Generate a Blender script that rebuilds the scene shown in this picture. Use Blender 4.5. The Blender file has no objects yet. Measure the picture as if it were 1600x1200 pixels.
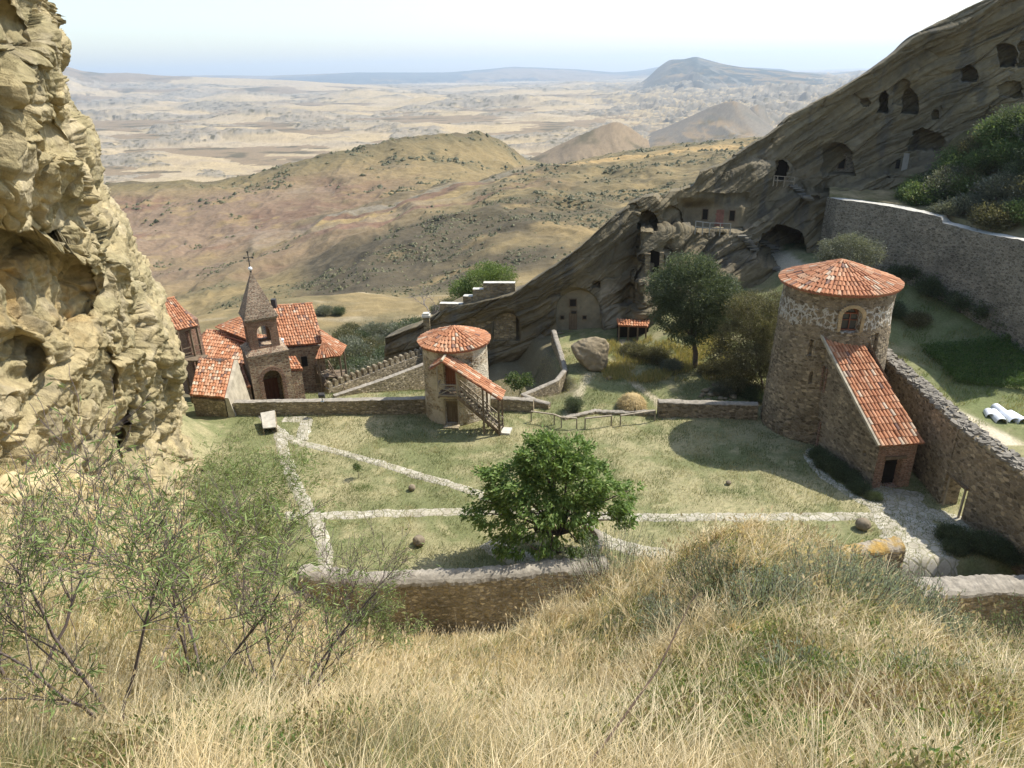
import bpy, bmesh, math, random
import numpy as np
from mathutils import Vector, Matrix
random.seed(7); RNG=np.random.default_rng(11)
S=bpy.context.scene
# ---------------------------------------------------------------- camera
FPX=1109.; PITCH=math.atan(485/FPX); ROLL=math.radians(-1.5); CAMH=25.
cd=bpy.data.cameras.new('camera'); cam=bpy.data.objects.new('camera',cd); S.collection.objects.link(cam)
cam.location=(0,0,CAMH); cam.matrix_world=Matrix.Translation((0,0,CAMH))@Matrix.Rotation(math.pi/2-PITCH,4,'X')@Matrix.Rotation(ROLL,4,'Z')
cd.sensor_width=36; cd.lens=36*FPX/1600; cd.clip_start=.1; cd.clip_end=90000
S.camera=cam
# ---------------------------------------------------------------- light
SUNDIR=Vector((.70,.27,1.0)).normalized()
EL=math.asin(SUNDIR.z); AZ=math.atan2(SUNDIR.x,SUNDIR.y)
w=bpy.data.worlds.new('World'); S.world=w; w.use_nodes=True
nt=w.node_tree; bg=nt.nodes['Background']; sk=nt.nodes.new('ShaderNodeTexSky'); sk.sky_type='NISHITA'
sk.sun_disc=False; sk.sun_elevation=EL; sk.sun_rotation=AZ; sk.altitude=600; sk.dust_density=2.0; sk.air_density=1.25; sk.ozone_density=.8
nt.links.new(sk.outputs[0],bg.inputs[0]); bg.inputs[1].default_value=.15
sd=bpy.data.lights.new('sun','SUN'); sd.energy=4.2; sd.angle=math.radians(.53); sd.color=(1,.965,.90)
so=bpy.data.objects.new('sun',sd); S.collection.objects.link(so); so.rotation_euler=SUNDIR.to_track_quat('Z','Y').to_euler(); so.location=(60,30,90)
S.view_settings.view_transform='Standard'; S.view_settings.look='None'; S.view_settings.gamma=1; S.view_settings.exposure=.76
S.render.resolution_x=1024; S.render.resolution_y=768; S.render.engine='CYCLES'
S.cycles.max_bounces=6; S.cycles.diffuse_bounces=3; S.cycles.transparent_max_bounces=8; S.cycles.volume_bounces=0
# ---------------------------------------------------------------- maths
RM=np.array(cam.matrix_world.to_3x3())
def rays(px,py):
    px=np.asarray(px,float); py=np.asarray(py,float)
    d=np.stack([(px-800)/FPX,-(py-600)/FPX,-np.ones_like(px+py)],-1); return d@RM.T
def PZ(px,py,z=0.):
    d=rays(px,py); t=(z-CAMH)/d[...,2]; return Vector((d*t+np.array([0,0,CAMH])).tolist())
def PY(px,py,y):
    d=rays(px,py); t=y/d[...,1]; return Vector((d*t+np.array([0,0,CAMH])).tolist())
def aPY(px,py,y):
    d=rays(px,py); t=np.asarray(y)/d[...,1]; return d*t[...,None]+np.array([0,0,CAMH])
_perm=RNG.permutation(512).astype(np.int64); _perm=np.concatenate([_perm]*3)
_g=RNG.normal(size=(512,3)); _g/=np.linalg.norm(_g,axis=1)[:,None]
def _perl(p):
    p=p.astype(np.float32); fl=np.floor(p); i=fl.astype(np.int32)&511; f=p-fl; u=f*f*f*(f*(f*6-15)+10)
    flat=not np.any(p[...,2]); r=0.
    fx,fy,fz=f[...,0],f[...,1],f[...,2]; ux,uy,uz=u[...,0],u[...,1],u[...,2]
    for a in (0,1):
        wa=ux if a else 1-ux; pa=_perm[i[...,0]+a]
        for b in (0,1):
            wb=wa*(uy if b else 1-uy); pb=_perm[pa+((i[...,1]+b)&511)]
            for c in ((0,) if flat else (0,1)):
                h=_perm[pb+((i[...,2]+c)&511)]
                v=_gx[h]*(fx-a)+_gy[h]*(fy-b)
                if flat: r=r+wb*v
                else: r=r+wb*(uz if c else 1-uz)*(v+_gz[h]*(fz-c))
    return r*1.5
_gx,_gy,_gz=[np.ascontiguousarray(_g[:,k]).astype(np.float32) for k in range(3)]; _perm=_perm.astype(np.int32)
from concurrent.futures import ThreadPoolExecutor
_pool=ThreadPoolExecutor(4)
def perlin(p):
    p=np.asarray(p); sh=p.shape[:-1]; q=p.reshape(-1,3)
    if len(q)<20000: return _perl(q).reshape(sh)
    k=max(4,len(q)//60000)
    return np.concatenate(list(_pool.map(_perl,np.array_split(q,k)))).reshape(sh)
def FLAT(p): return not np.any(p[...,2])
def fbm(p,o=4,kind=0,gain=.5):
    p=np.asarray(p,np.float32); s=0; a=1.; t=0
    for k in range(o):
        n=perlin(p+np.array([17.3*k,9.1*k,0 if FLAT(p) else 5.7*k],np.float32))
        if kind==1: n=np.abs(n)*2-.5
        if kind==2: n=.5-np.abs(n)*2
        s=s+a*n; t+=a; a*=gain; p=p*2.03
    return s/t
def _facet(p):
    p=p.astype(np.float32); fl=np.floor(p).astype(np.int32); bd=np.full(len(p),1e9,np.float32); s2=bd.copy(); out=np.zeros(len(p),np.float32)
    for a in (-1,0,1):
        for b in (-1,0,1):
            for c in (-1,0,1):
                q=fl+np.array([a,b,c],np.int32); h=_perm[_perm[_perm[q[:,0]&511]+(q[:,1]&511)]+(q[:,2]&511)]; sx=q[:,0]+.5+_gx[h]*.5; sy=q[:,1]+.5+_gy[h]*.5; sz=q[:,2]+.5+_gz[h]*.5
                dx=p[:,0]-sx; dy=p[:,1]-sy; dz=p[:,2]-sz; d=dx*dx+dy*dy+dz*dz; m=d<bd; h2=(h*7+13)&511
                v=_gx[h2]*.5+(_gy[h2]*dx+_gz[h2]*dy+_gx[(h+31)&511]*dz)*.9
                s2=np.where(m,bd,np.minimum(s2,d)); out=np.where(m,v,out); bd=np.where(m,d,bd)
    e=np.sqrt(s2)-np.sqrt(bd); return out-.5*(1-np.clip(e/.07,0,1))
def facet(p):
    """angular broken-rock relief: every cell is a tilted plane, with a crack at its border"""
    q=p.reshape(-1,3); return np.concatenate(list(_pool.map(_facet,np.array_split(q,16)))).reshape(p.shape[:-1])
def sst(a,b,x): 
    t=np.clip((x-a)/(b-a),0,1); return t*t*(3-2*t)
def lerp(a,b,t): return a+(b-a)*t
# ---------------------------------------------------------------- objects
def tag(o,label=None,cat=None,group=None,kind=None):
    if label: o['label']=label
    if cat: o['category']=cat
    if group: o['group']=group
    if kind: o['kind']=kind
    return o
def link(o,parent=None):
    S.collection.objects.link(o)
    if parent is not None: o.parent=parent
    return o
def thing(name,label,cat,loc=(0,0,0),group=None,rz=0.):
    o=bpy.data.objects.new(name,None); S.collection.objects.link(o); o.location=loc; o.rotation_euler=(0,0,rz); o.empty_display_size=.3
    bpy.context.view_layer.update()
    return tag(o,label,cat,group)
def npmesh(name,V,Fq,mats,parent=None,vcol=None,fcol=None,smooth=False,mi=None,uv=None):
    """V (n,3) world coords, Fq (m,k) faces"""
    V=np.asarray(V,np.float32); Fq=np.asarray(Fq,np.int32)
    me=bpy.data.meshes.new(name); me.vertices.add(len(V)); me.vertices.foreach_set('co',V.ravel())
    k=Fq.shape[1]; me.loops.add(Fq.size); me.loops.foreach_set('vertex_index',Fq.ravel())
    me.polygons.add(len(Fq)); me.polygons.foreach_set('loop_start',np.arange(0,Fq.size,k,dtype=np.int32))
    try: me.polygons.foreach_set('loop_total',np.full(len(Fq),k,np.int32))
    except Exception: pass
    if mi is not None: me.polygons.foreach_set('material_index',np.asarray(mi,np.int32))
    me.update(calc_edges=True)
    if smooth: me.polygons.foreach_set('use_smooth',np.ones(len(Fq),bool))
    else: me.polygons.foreach_set('use_smooth',np.zeros(len(Fq),bool))
    if vcol is not None:
        c=np.ones((len(V),4),np.float32); c[:,:3]=vcol; at=me.color_attributes.new('Col','FLOAT_COLOR','POINT'); at.data.foreach_set('color',c.ravel())
    if fcol is not None:
        c=np.ones((len(Fq),k,4),np.float32); c[...,:3]=np.asarray(fcol)[:,None,:]; at=me.color_attributes.new('Col','FLOAT_COLOR','CORNER'); at.data.foreach_set('color',c.ravel())
    for m in (mats if isinstance(mats,(list,tuple)) else [mats]): me.materials.append(m)
    o=bpy.data.objects.new(name,me); link(o)
    if parent is not None:
        o.parent=parent; o.matrix_parent_inverse=parent.matrix_world.inverted()
    return o
def gridfaces(h,w):
    i=np.arange((h-1)*w).reshape(h-1,w)[:,:-1].ravel(); return np.stack([i,i+1,i+w+1,i+w],1)
def gridmesh(name,P,mat,col=None,parent=None,smooth=True):
    h,w=P.shape[:2]; return npmesh(name,P.reshape(-1,3),gridfaces(h,w),mat,parent,vcol=None if col is None else col.reshape(-1,3),smooth=smooth)
# ---------------------------------------------------------------- materials
def nodes(name,rough=.9,spec=.15):
    m=bpy.data.materials.new(name); m.use_nodes=True; n=m.node_tree; b=n.nodes['Principled BSDF']
    b.inputs['Roughness'].default_value=rough; b.inputs['Specular IOR Level'].default_value=spec
    return m,n,b
def N(n,t,**kw):
    x=n.nodes.new(t)
    for k,v in kw.items():
        if k in ('operation','blend_type','feature','data_type','distance','noise_dimensions','voronoi_dimensions','attribute_name','wave_type','bands_direction','interpolation_type'): setattr(x,k,v)
        else:
            try: x.inputs[k].default_value=v
            except Exception: x.inputs[int(k[1:])].default_value=v
    return x
def L(n,a,b): n.links.new(a,b)
def coords(n,scale=(1,1,1),loc=(0,0,0),rot=(0,0,0)):
    t=n.nodes.new('ShaderNodeNewGeometry'); mp=n.nodes.new('ShaderNodeMapping'); mp.inputs['Scale'].default_value=scale; mp.inputs['Location'].default_value=loc; mp.inputs['Rotation'].default_value=rot
    L(n,t.outputs['Position'],mp.inputs[0]); return mp.outputs[0]
def ramp(n,src,stops):
    r=n.nodes.new('ShaderNodeValToRGB'); e=r.color_ramp.elements
    while len(e)<len(stops): e.new(.5)
    for q,(p,c) in zip(e,stops): q.position=p; q.color=(*c,1) if len(c)==3 else c
    L(n,src,r.inputs[0]); return r.outputs[0]
def mixc(n,f,a,b,mode='MIX'):
    x=n.nodes.new('ShaderNodeMix'); x.data_type='RGBA'; x.blend_type=mode
    for s,v in ((x.inputs[0],f),(x.inputs[6],a),(x.inputs[7],b)):
        if isinstance(v,bpy.types.NodeSocket): L(n,v,s)
        else: s.default_value=v if not isinstance(v,tuple) else (*v,1)[:4]
    return x.outputs[2]
def bump(n,b,h,strength=.5,dist=.05):
    u=n.nodes.new('ShaderNodeBump'); u.inputs['Strength'].default_value=strength; u.inputs['Distance'].default_value=dist
    L(n,h,u.inputs['Height']); L(n,u.outputs[0],b.inputs['Normal']); return u
def vary(n,co,scale,amt,base,detail=5):
    """multiply base colour by noise variation"""
    z=N(n,'ShaderNodeTexNoise',Scale=scale,Detail=detail,Roughness=.6); L(n,co,z.inputs[0])
    r=ramp(n,z.outputs[0],[(.3,(1-amt,)*3),(.7,(1+amt*.6,)*3)])
    return mixc(n,1.,base,r,'MULTIPLY'),z.outputs[0]
def m_attr(name,rough=.95,scale=1.2,amt=.25,bs=.5,bd=.05,bscale=4.,coscale=(1,1,1),detail=8):
    m,n,b=nodes(name,rough); a=n.nodes.new('ShaderNodeVertexColor'); a.layer_name='Col'
    co=coords(n,coscale); c,z=vary(n,co,scale,amt,a.outputs[0],detail); L(n,c,b.inputs[0])
    z2=N(n,'ShaderNodeTexNoise',Scale=bscale,Detail=8,Roughness=.65); L(n,co,z2.inputs[0]); bump(n,b,z2.outputs[0],bs,bd); return m
def m_stone(name,c1,c2,mortar,size=.35,flat=1.6,mw=.06,bs=.8,var=.35,plaster=None,pamt=.5):
    """rubble masonry: irregular stones, mortar joints, optional plaster patches"""
    m,n,b=nodes(name,.92); co=coords(n,(1/size,1/size,flat/size))
    nz=N(n,'ShaderNodeTexNoise',Scale=.9,Detail=3); L(n,co,nz.inputs[0])
    co2=mixc(n,.12,co,nz.outputs[1],'ADD')
    v=N(n,'ShaderNodeTexVoronoi',Scale=1.,feature='DISTANCE_TO_EDGE'); L(n,co2,v.inputs[0])
    vc=N(n,'ShaderNodeTexVoronoi',Scale=1.,feature='F1'); L(n,co2,vc.inputs[0])
    sp=n.nodes.new('ShaderNodeSeparateColor'); L(n,vc.outputs['Color'],sp.inputs[0])
    stone=ramp(n,sp.outputs[0],[(0,tuple(x*(1-var) for x in c1)),(.45,c1),(.8,c2),(1,tuple(x*(1+var) for x in c2))])
    e=ramp(n,v.outputs['Distance'],[(0,(0,0,0)),(mw,(.1,)*3),(mw*2.2,(1,1,1))])
    col=mixc(n,e,mortar,stone)
    wc=coords(n); col,_=vary(n,wc,.45,.3,col,6); col,fz=vary(n,wc,9,.22,col,4)
    h=n.nodes.new('ShaderNodeMath'); h.operation='MULTIPLY_ADD'; L(n,fz,h.inputs[0]); h.inputs[1].default_value=.35; L(n,e,h.inputs[2])
    if plaster:
        pz=N(n,'ShaderNodeTexNoise',Scale=.55,Detail=7,Roughness=.62); L(n,coords(n,(1,1,1.6)),pz.inputs[0])
        pm=ramp(n,pz.outputs[0],[(pamt-.04,(0,0,0)),(pamt+.04,(1,1,1))]); pl,_=vary(n,wc,2.5,.18,plaster,6); col=mixc(n,pm,col,pl)
    L(n,col,b.inputs[0]); bump(n,b,h.outputs[0],bs,.05); return m
def m_plain(name,c,rough=.8,amt=.25,scale=3.,bs=.3,bd=.02,spec=.2,metal=0,co=(1,1,1)):
    m,n,b=nodes(name,rough,spec); cc=coords(n,co); x,z=vary(n,cc,scale,amt,c,6); L(n,x,b.inputs[0]); b.inputs['Metallic'].default_value=metal
    bump(n,b,z,bs,bd); return m

# ================================================================ HAZE
def build_haze():
    m=bpy.data.materials.new('haze_air'); m.use_nodes=True; n=m.node_tree; n.nodes.clear()
    o=n.nodes.new('ShaderNodeOutputMaterial'); v=n.nodes.new('ShaderNodeVolumePrincipled'); v.inputs['Density'].default_value=7.e-5; v.inputs['Color'].default_value=(.76,.88,1,1); v.inputs['Anisotropy'].default_value=.25
    n.links.new(v.outputs[0],o.inputs['Volume'])
    x0,x1,y0,y1,z0,z1=-30000,30000,-60,31000,-330,560
    V=[(x,y,z) for z in (z0,z1) for y in (y0,y1) for x in (x0,x1)]
    F=[(0,2,3,1),(4,5,7,6),(0,1,5,4),(2,6,7,3),(0,4,6,2),(1,3,7,5)]
    tag(npmesh('haze',V,F,m),kind='stuff')
build_haze()
# ================================================================ FAR TERRAIN (polar height field)
def knots():
    K=[]
    def ln(*p): K.append(aPY([q[0] for q in p],[q[1] for q in p],[q[2] for q in p]))
    ln(*[(x,PYOF(x,58,-9),58.) for x in (-200,300,800,1400,1900)])
    ln(*[(x,PYOF(x,80,-10.5),80.) for x in (-200,300,800,1400,1900)])
    ln((-200,485,112),(100,485,112),(300,497,112),(430,466,122),(520,458,130),(560,458,130),(640,468,125),(700,470,122),(800,456,122),(900,450,122),(1900,440,122))
    ln((-200,500,150),(100,500,150),(300,502,150),(430,474,150),(560,464,150),(640,462,150),(700,455,150),(800,440,150),(900,420,150),(1900,420,150))
    ln((-200,480,210),(100,480,210),(300,478,210),(430,446,222),(480,432,215),(560,410,205),(640,392,205),(740,376,205),(830,362,205),(1000,350,205),(1900,330,205))
    ln((-200,430,290),(100,430,290),(300,420,290),(430,400,285),(480,390,285),(520,362,285),(560,348,285),(640,330,285),(740,322,285),(830,300,300),(1000,290,310),(1180,270,310),(1900,260,310))
    ln((-200,370,350),(100,370,350),(300,372,350),(430,360,345),(480,352,345),(520,340,345),(560,331,345),(640,306,370),(740,290,400),(830,262,440),(1000,246,470),(1180,228,500),(1900,220,500))
    ln((-200,350,400),(100,350,400),(300,345,400),(430,335,400),(520,330,400),(560,322,400),(640,300,420),(740,290,450),(830,270,530),(1000,246,560),(1180,222,600),(1900,215,600))
    ln((-200,320,450),(100,320,450),(200,318,450),(300,312,450),(430,300,460),(520,282,470),(640,262,500),(740,255,530),(800,258,560),(830,268,620),(1000,236,680),(1180,214,720),(1900,210,700))
    ln((-200,300,500),(100,300,500),(170,287,500),(261,284,500),(325,285,510),(419,267,520),(500,246,540),(587,226,560),(640,214,570),(700,207,580),(745,209,600),(790,226,630),(825,252,690),(870,262,800),(1000,240,800),(1180,222,800),(1900,215,800))
    return K
def PYOF(px,y,z):
    # image row of a point at distance y, height z in column px (one-time search)
    lo,hi=-400.,1600.
    for _ in range(40):
        m=(lo+hi)/2; q=PY(px,m,y)
        if q.z>z: lo=m
        else: hi=m
    return lo
def build_far():
    K=knots(); nc=1050
    T=np.linspace(-.88,.80,nc)
    yk=[];zk=[]
    for k in K:
        t=k[:,0]/k[:,1]; yk.append(np.interp(T,t,k[:,1])); zk.append(np.interp(T,t,k[:,2]))
    yk.append(yk[-1]+90); zk.append(zk[-1]-34)
    yk.append(yk[-1]+160); zk.append(np.full(nc,-116.)+0*T)
    yk=np.array(yk); zk=np.array(zk)
    # smooth across columns
    def sm(a,r=9):
        k=np.hanning(2*r+1); k/=k.sum(); return np.array([np.convolve(np.pad(x,r,'edge'),k,'valid') for x in a])
    yk=sm(yk); zk=sm(zk)
    Yr=np.concatenate([np.exp(np.linspace(np.log(58),np.log(190),130))[:-1],np.linspace(190,720,620)[:-1],np.exp(np.linspace(np.log(720),np.log(30000),560))])
    nr=len(Yr); Zg=np.empty((nr,nc))
    for j in range(nc): Zg[:,j]=np.interp(Yr,yk[:,j],zk[:,j])
    k=np.hanning(21); k/=k.sum()
    Zs=np.apply_along_axis(lambda v: np.convolve(np.pad(v,10,'edge'),k,'valid'),0,Zg); 
    Yg=np.repeat(Yr[:,None],nc,1); Xg=Yg*T[None]
    Z=Zs
    far=sst(600,1100,Yg)
    # erosion detail near / mid
    P=np.stack([Xg,Yg,np.zeros_like(Xg)],-1)
    mid=sst(90,200,Yg)
    w1=np.stack([fbm(P/60,3),fbm(P/60+9,3),0*Xg],-1)*14
    gul=fbm((P+w1)*[1/34,1/60,1],4,2)
    Z=Z+ (1-far)*(mid*gul*3.4+sst(170,300,Yg)*fbm((P+w1*2)*[1/95,1/150,1]+5,3,2)*6+ (.25+.75*mid)*fbm(P/9,4)*.9)
    # peaks right
    def cone(px,py,y,wl,wr,wy,p=1.2,n=.25):
        c=PY(px,py,y); dx=Xg-c.x; dx=np.where(dx<0,-dx/wl,dx/wr); dy=np.abs(Yg-y)/wy
        nn=fbm(np.stack([Xg/(wl*.45),Yg/(wy*.45),0*Xg],-1),4,2)*n
        r=np.sqrt(dx**2+dy**2); hgt=(c.z+118); prof=np.clip(1-r*(1-nn*.6),0,1)**p
        return -118+hgt*prof
    lY_=np.log(Yg)
    pl=-118+ fbm(np.stack([Xg/Yg*5,lY_*6,0*Xg],-1),4)*Yg*.022*sst(850,1500,Yg)*(1-sst(5000,12000,Yg)) + fbm(P/3500,3)*70*sst(3000,9000,Yg)
    # badland bands: elongated rocky ridges
    lY=np.log(Yg); q=np.stack([Xg/Yg*4.2+lY*1.6,lY*7.5,0*Xg],-1); q=q+fbm(q*.8+3,2)[...,None]*.9; band=fbm(q,4); band=sst(.02,.16,band)*sst(800,1200,Yg); lP=np.stack([Xg/Yg*26,lY*26,0*Xg],-1)
    rough=fbm(lP*1.6,4,2)
    pl=pl+band*(11+rough*13)*np.clip(Yg/3500,.35,2.2)
    rt=sst(.02,.28,T[None]+0*Yg)*sst(1000,1500,Yg)*(1-sst(7000,11000,Yg))
    bad=fbm(lP*.75+fbm(lP*.3,2)[...,None]*.8,4,2,.5); pl=pl+rt*(bad*Yg*.018+4)
    Z=lerp(Z,pl,sst(760,1000,Yg))
    def rng_(prof,y0,wf,wb,pw=1.1,nz=.3,ns=1.):
        q=aPY([p[0] for p in prof],[p[1] for p in prof],y0); cr=np.interp(T,q[:,0]/q[:,1],q[:,2],left=-118,right=-118); cr=np.maximum(np.convolve(np.pad(cr,3,'edge'),np.ones(7)/7,'valid'),-118)[None]
        dy=Yg-y0+wf*.5*fbm(np.stack([Xg/(wf*1.1),Yg/(wf*4),0*Xg],-1),3); r=np.where(dy<0,-dy/wf,dy/wb); n_=fbm(np.stack([Xg/(wf*.28*ns),Yg/(wf*.6*ns),0*Xg],-1),4,2)
        return -118+(cr+118)*np.clip(1-r*(1-n_*nz)-np.clip(r,0,1)*nz*.2,0,1)**pw
    pk=[rng_([(822,250),(850,237),(900,213),(940,198),(958,191),(975,195),(1000,213),(1020,226)],1150,190,150),rng_([(975,232),(1020,208),(1060,190),(1100,171),(1130,159),(1150,156),(1165,163),(1185,180),(1205,195),(1240,212)],1650,360,250,1.,.35),rng_([(1160,176),(1180,163),(1192,162),(1202,175)],1950,200,150),rng_([(1200,180),(1260,160),(1290,145),(1310,138),(1340,132),(1420,120)],3000,900,500,1.,.5)]
    base=Z.copy()
    for z in pk: Z=np.maximum(Z,z)
    pkm=(Z>base+1.5)&(Yg>900)
    b2=Z.copy()
    for a in (([(960,150),(990,136),(1010,123),(1030,104),(1046,93),(1068,93),(1087,88),(1100,92),(1130,100),(1160,105),(1200,109),(1250,113),(1300,118),(1340,123),(1420,132)],7000,2600,1500,.8,.6),([(1135,117),(1158,105),(1190,106),(1225,108),(1240,112),(1300,114),(1400,105)],12500,2500,2000,.8,.4),([(120,121),(250,119),(330,117),(420,118),(480,116),(560,113),(700,113),(760,108),(800,104),(850,106),(900,108),(960,113),(1000,110),(1040,102),(1060,105),(1150,112),(1400,114)],17000,3500,3000,.8,.4)):
        Z=np.maximum(Z,rng_(*a,.7))
    mtm=(Z>b2+4)
    Z=np.maximum(Z,rng_([(0,88),(60,95),(105,104),(130,111),(160,114),(200,113),(260,118),(330,121),(450,125),(560,132),(640,137)],8200,2600,2000,1.,.3))
    # keep the horizon at a sane height
    Z=Z-np.clip(Yg-20000,0,None)**2*2e-6*0
    P3=np.stack([Xg,Yg,Z],-1)
    # slope for colour
    gy=np.gradient(Z,axis=0)/np.gradient(Yg,axis=0); gx=np.gradient(Z,axis=1)/np.gradient(Xg,axis=1)
    sl=np.hypot(gx,gy)
    A=lambda *c: np.array(c)
    gold=A(.34,.25,.12); olive=A(.165,.14,.075); red=A(.215,.135,.092); pale=A(.34,.28,.205); scrub=A(.105,.086,.055); pink=A(.34,.22,.18); grey=A(.25,.235,.20)
    n1=fbm(P/45,5); n2=fbm(P/14+5,5); n3=fbm(P/120+3,4); n4=fbm(P/4.5+2,3)
    # px row/col of every vertex for regional tint is avoided: use world regions
    C=np.empty(P3.shape); C[:]=lerp(gold,olive,.35)
    def mx(m,c):
        nonlocal C; m=np.clip(m,0,1)[...,None]; C=C*(1-m)+c*m
    mx(sst(-.2,.35,n1+n4*.25),olive)
    # interpolate rows of the control lines to get relative position on the slopes
    yv=[np.interp(T,k_[:,0]/k_[:,1],k_[:,1])[None] for k_ in K]
    # red hill (left)
    tl=np.interp(T,[-.9,-.34,-.24,-.1,.0],[1,1,.7,.1,0])[None]
    red_m=sst(yv[4],yv[5]+10,Yg)*(1-sst(yv[8]-25,yv[9]-5,Yg))*tl
    mx(red_m*.85*sst(-.35,.2,n3+.25*n1+.25),lerp(red,pale,.3))
    mx(red_m*sst(-.02,.2,fbm(np.stack([Xg/90,Z/7+n1*.8,Yg/160],-1),4)),red*.95); mx(red_m*sst(.05,.25,n4+n2*.5)*.35,red*.7)
    mx(red_m*sst(.12,.3,fbm(np.stack([Xg/50,Z/3.5+n1*1.2,Yg/100],-1),4))*.35,pale)
    mx((Yg<yv[9])*(Yg>yv[5])*sst(.06,.3,n2*.8+n1*.7)*.55,gold)
    # upper part of hill A olive-brown with dark crest
    mx(sst(yv[8],yv[9],Yg)*(1-sst(yv[9]+10,yv[9]+60,Yg))*.6,olive*.9)
    mx(sst(yv[9]-26,yv[9]-2,Yg)*(1-sst(yv[9]+10,yv[9]+60,Yg))*sst(-.15,.2,n2)*.8,scrub*1.2)
    # striped spur in the middle
    ts=np.interp(T,[-.9,-.32,-.26,.0,.06,.12],[0,0,1,1,.5,0])[None]
    st=(Yg-yv[5])/(yv[6]-yv[5]); st=st+n1*.25+n4*.04
    for a,b,c,k in ((-.2,.05,olive,.3),(.05,.3,red,.9),(.32,.5,pale,.3),(.5,.62,gold,.9),(.62,.85,red*.9,.95),(.86,1.05,grey*.85,.6),(1.06,1.3,scrub*1.3,.8)):
        mx(ts*sst(a-.03,a+.03,st)*(1-sst(b-.03,b+.03,st))*k*sst(-.5,.0,n2),c)
    # dark scrub on the lower flank
    tr=np.interp(T,[-.9,-.33,-.28,.9],[0,0,1,1])[None]
    fl=tr*sst(yv[3]-6,yv[3]+8,Yg)*(1-sst(yv[5]-38,yv[5]-5,Yg))
    mx(fl*sst(-.3,.05,n3+n1*.6+.12),scrub*1.0); mx(fl*sst(.1,.3,fbm(P/38+40,4))*.85,gold*.9)
    fl2=np.interp(T,[-.9,-.1,.0,.9],[0,0,1,1])[None]*sst(yv[4]-10,yv[4]+30,Yg)*(1-sst(yv[6]-40,yv[6],Yg))
    mx(fl2*.75*sst(-.3,.25,n2+n1*.5),lerp(olive,scrub,.45)); mx(fl2*sst(.12,.3,n1)*.6,gold*.85)
    # golden strip along the plateau
    pt=np.interp(T,[-.9,.0,.04,.9],[0,0,1,1])[None]
    mx(pt*sst(yv[6]-18,yv[6],Yg)*(1-sst(yv[6]+25,yv[6]+60,Yg))*.9,A(.42,.29,.13))
    mx(pt*sst(yv[6]+60,yv[6]+120,Yg)*(1-sst(850,950,Yg))*.7*sst(-.3,.2,n1),olive)
    # bench behind the church: pale yellow
    bn=sst(88,100,Yg)*(1-sst(yv[2]+8,yv[2]+26,Yg)); mx(bn*.9,lerp(gold,olive,.35)*1.05); mx(bn*sst(.05,.3,fbm(np.stack([Xg/26,Yg/5,0*Xg],-1),4))*.6,A(.42,.36,.25)); mx(bn*sst(-.05,.25,n2)*.8,olive)
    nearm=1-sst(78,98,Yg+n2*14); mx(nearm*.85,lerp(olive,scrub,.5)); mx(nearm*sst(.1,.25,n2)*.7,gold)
    # plains
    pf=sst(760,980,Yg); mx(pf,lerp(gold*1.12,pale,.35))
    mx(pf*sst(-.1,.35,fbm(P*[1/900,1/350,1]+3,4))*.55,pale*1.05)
    rocky=np.clip(band*1.2+rt*sst(.35,.8,sl)*.9+.8*sst(.5,.9,sl)*pf,0,1)
    mx(pf*rocky*sst(-.35,.15,rough+.1),A(.235,.20,.145)); mx(pf*(.25+rocky)*sst(.1,.3,fbm(lP*4,3)),olive*.55); mx(pf*sst(.05,.35,fbm(lP*.5+7,4))*.5,A(.30,.235,.155))
    mx(pf*sst(.25,.5,fbm(P*[1/160,1/90,1]+8,4))*.35,olive)
    mx(mtm*1.,A(.04,.055,.055)); mx(mtm*sst(.0,.3,fbm(lP*2.2,4))*.35,A(.16,.14,.10))
    mx(pkm*.9,A(.20,.145,.085)); mx(pkm*sst(.0,.3,fbm(lP*.9+4,4))*.85,olive*.5)
    mx((rt>.3)*pf*sst(.15,.4,sl)*.7,grey*.6)
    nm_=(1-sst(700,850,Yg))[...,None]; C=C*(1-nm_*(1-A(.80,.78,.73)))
    C*= (1+.32*n4[...,None])
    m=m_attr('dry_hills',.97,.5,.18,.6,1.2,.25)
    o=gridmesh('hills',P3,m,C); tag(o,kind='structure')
    return Xg,Yg,Z,T,Yr
HX,HY,HZ,HT,HYR=build_far()
def farz(x,y):
    i=np.clip(np.searchsorted(HYR,y),1,len(HYR)-1); t=np.asarray(x)/np.asarray(y)
    j=np.clip(np.searchsorted(HT,t),0,len(HT)-1); return HZ[i,j]
# ================================================================ NEAR GROUND
HC=[(700,1200,4),(700,1150,6),(700,1100,10),(700,1050,16),(700,1000,25),(700,990,30),
 (1250,1200,3.6),(1200,1100,5.2),(1200,990,7.6),(1150,892,10.5),(1110,842,13),(1340,915,11.3),(1340,893,13.5),
 (1000,1200,3.8),(1000,1100,7),(1000,1000,11),(1005,918,15),(1010,882,17.5),
 (1400,1200,3.5),(1400,1100,5.2),(1400,1010,8),(1420,955,11.),
 (1500,1100,5.4),(1500,1035,9),(1500,1015,12),(1600,1200,3.3),(1600,1100,6),(1600,1040,10),(1600,1010,14),
 (300,1200,4.2),(300,1050,7),(300,950,11),(300,880,15),(300,830,19),
 (100,1200,4.2),(100,1000,7),(100,880,10),(100,790,14),(100,755,17),(-100,1000,7),(-100,850,12),
 (500,1200,4),(500,1100,8),(500,1030,14),(500,995,20)]
hp=[tuple(PY(*q)) for q in HC]
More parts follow.
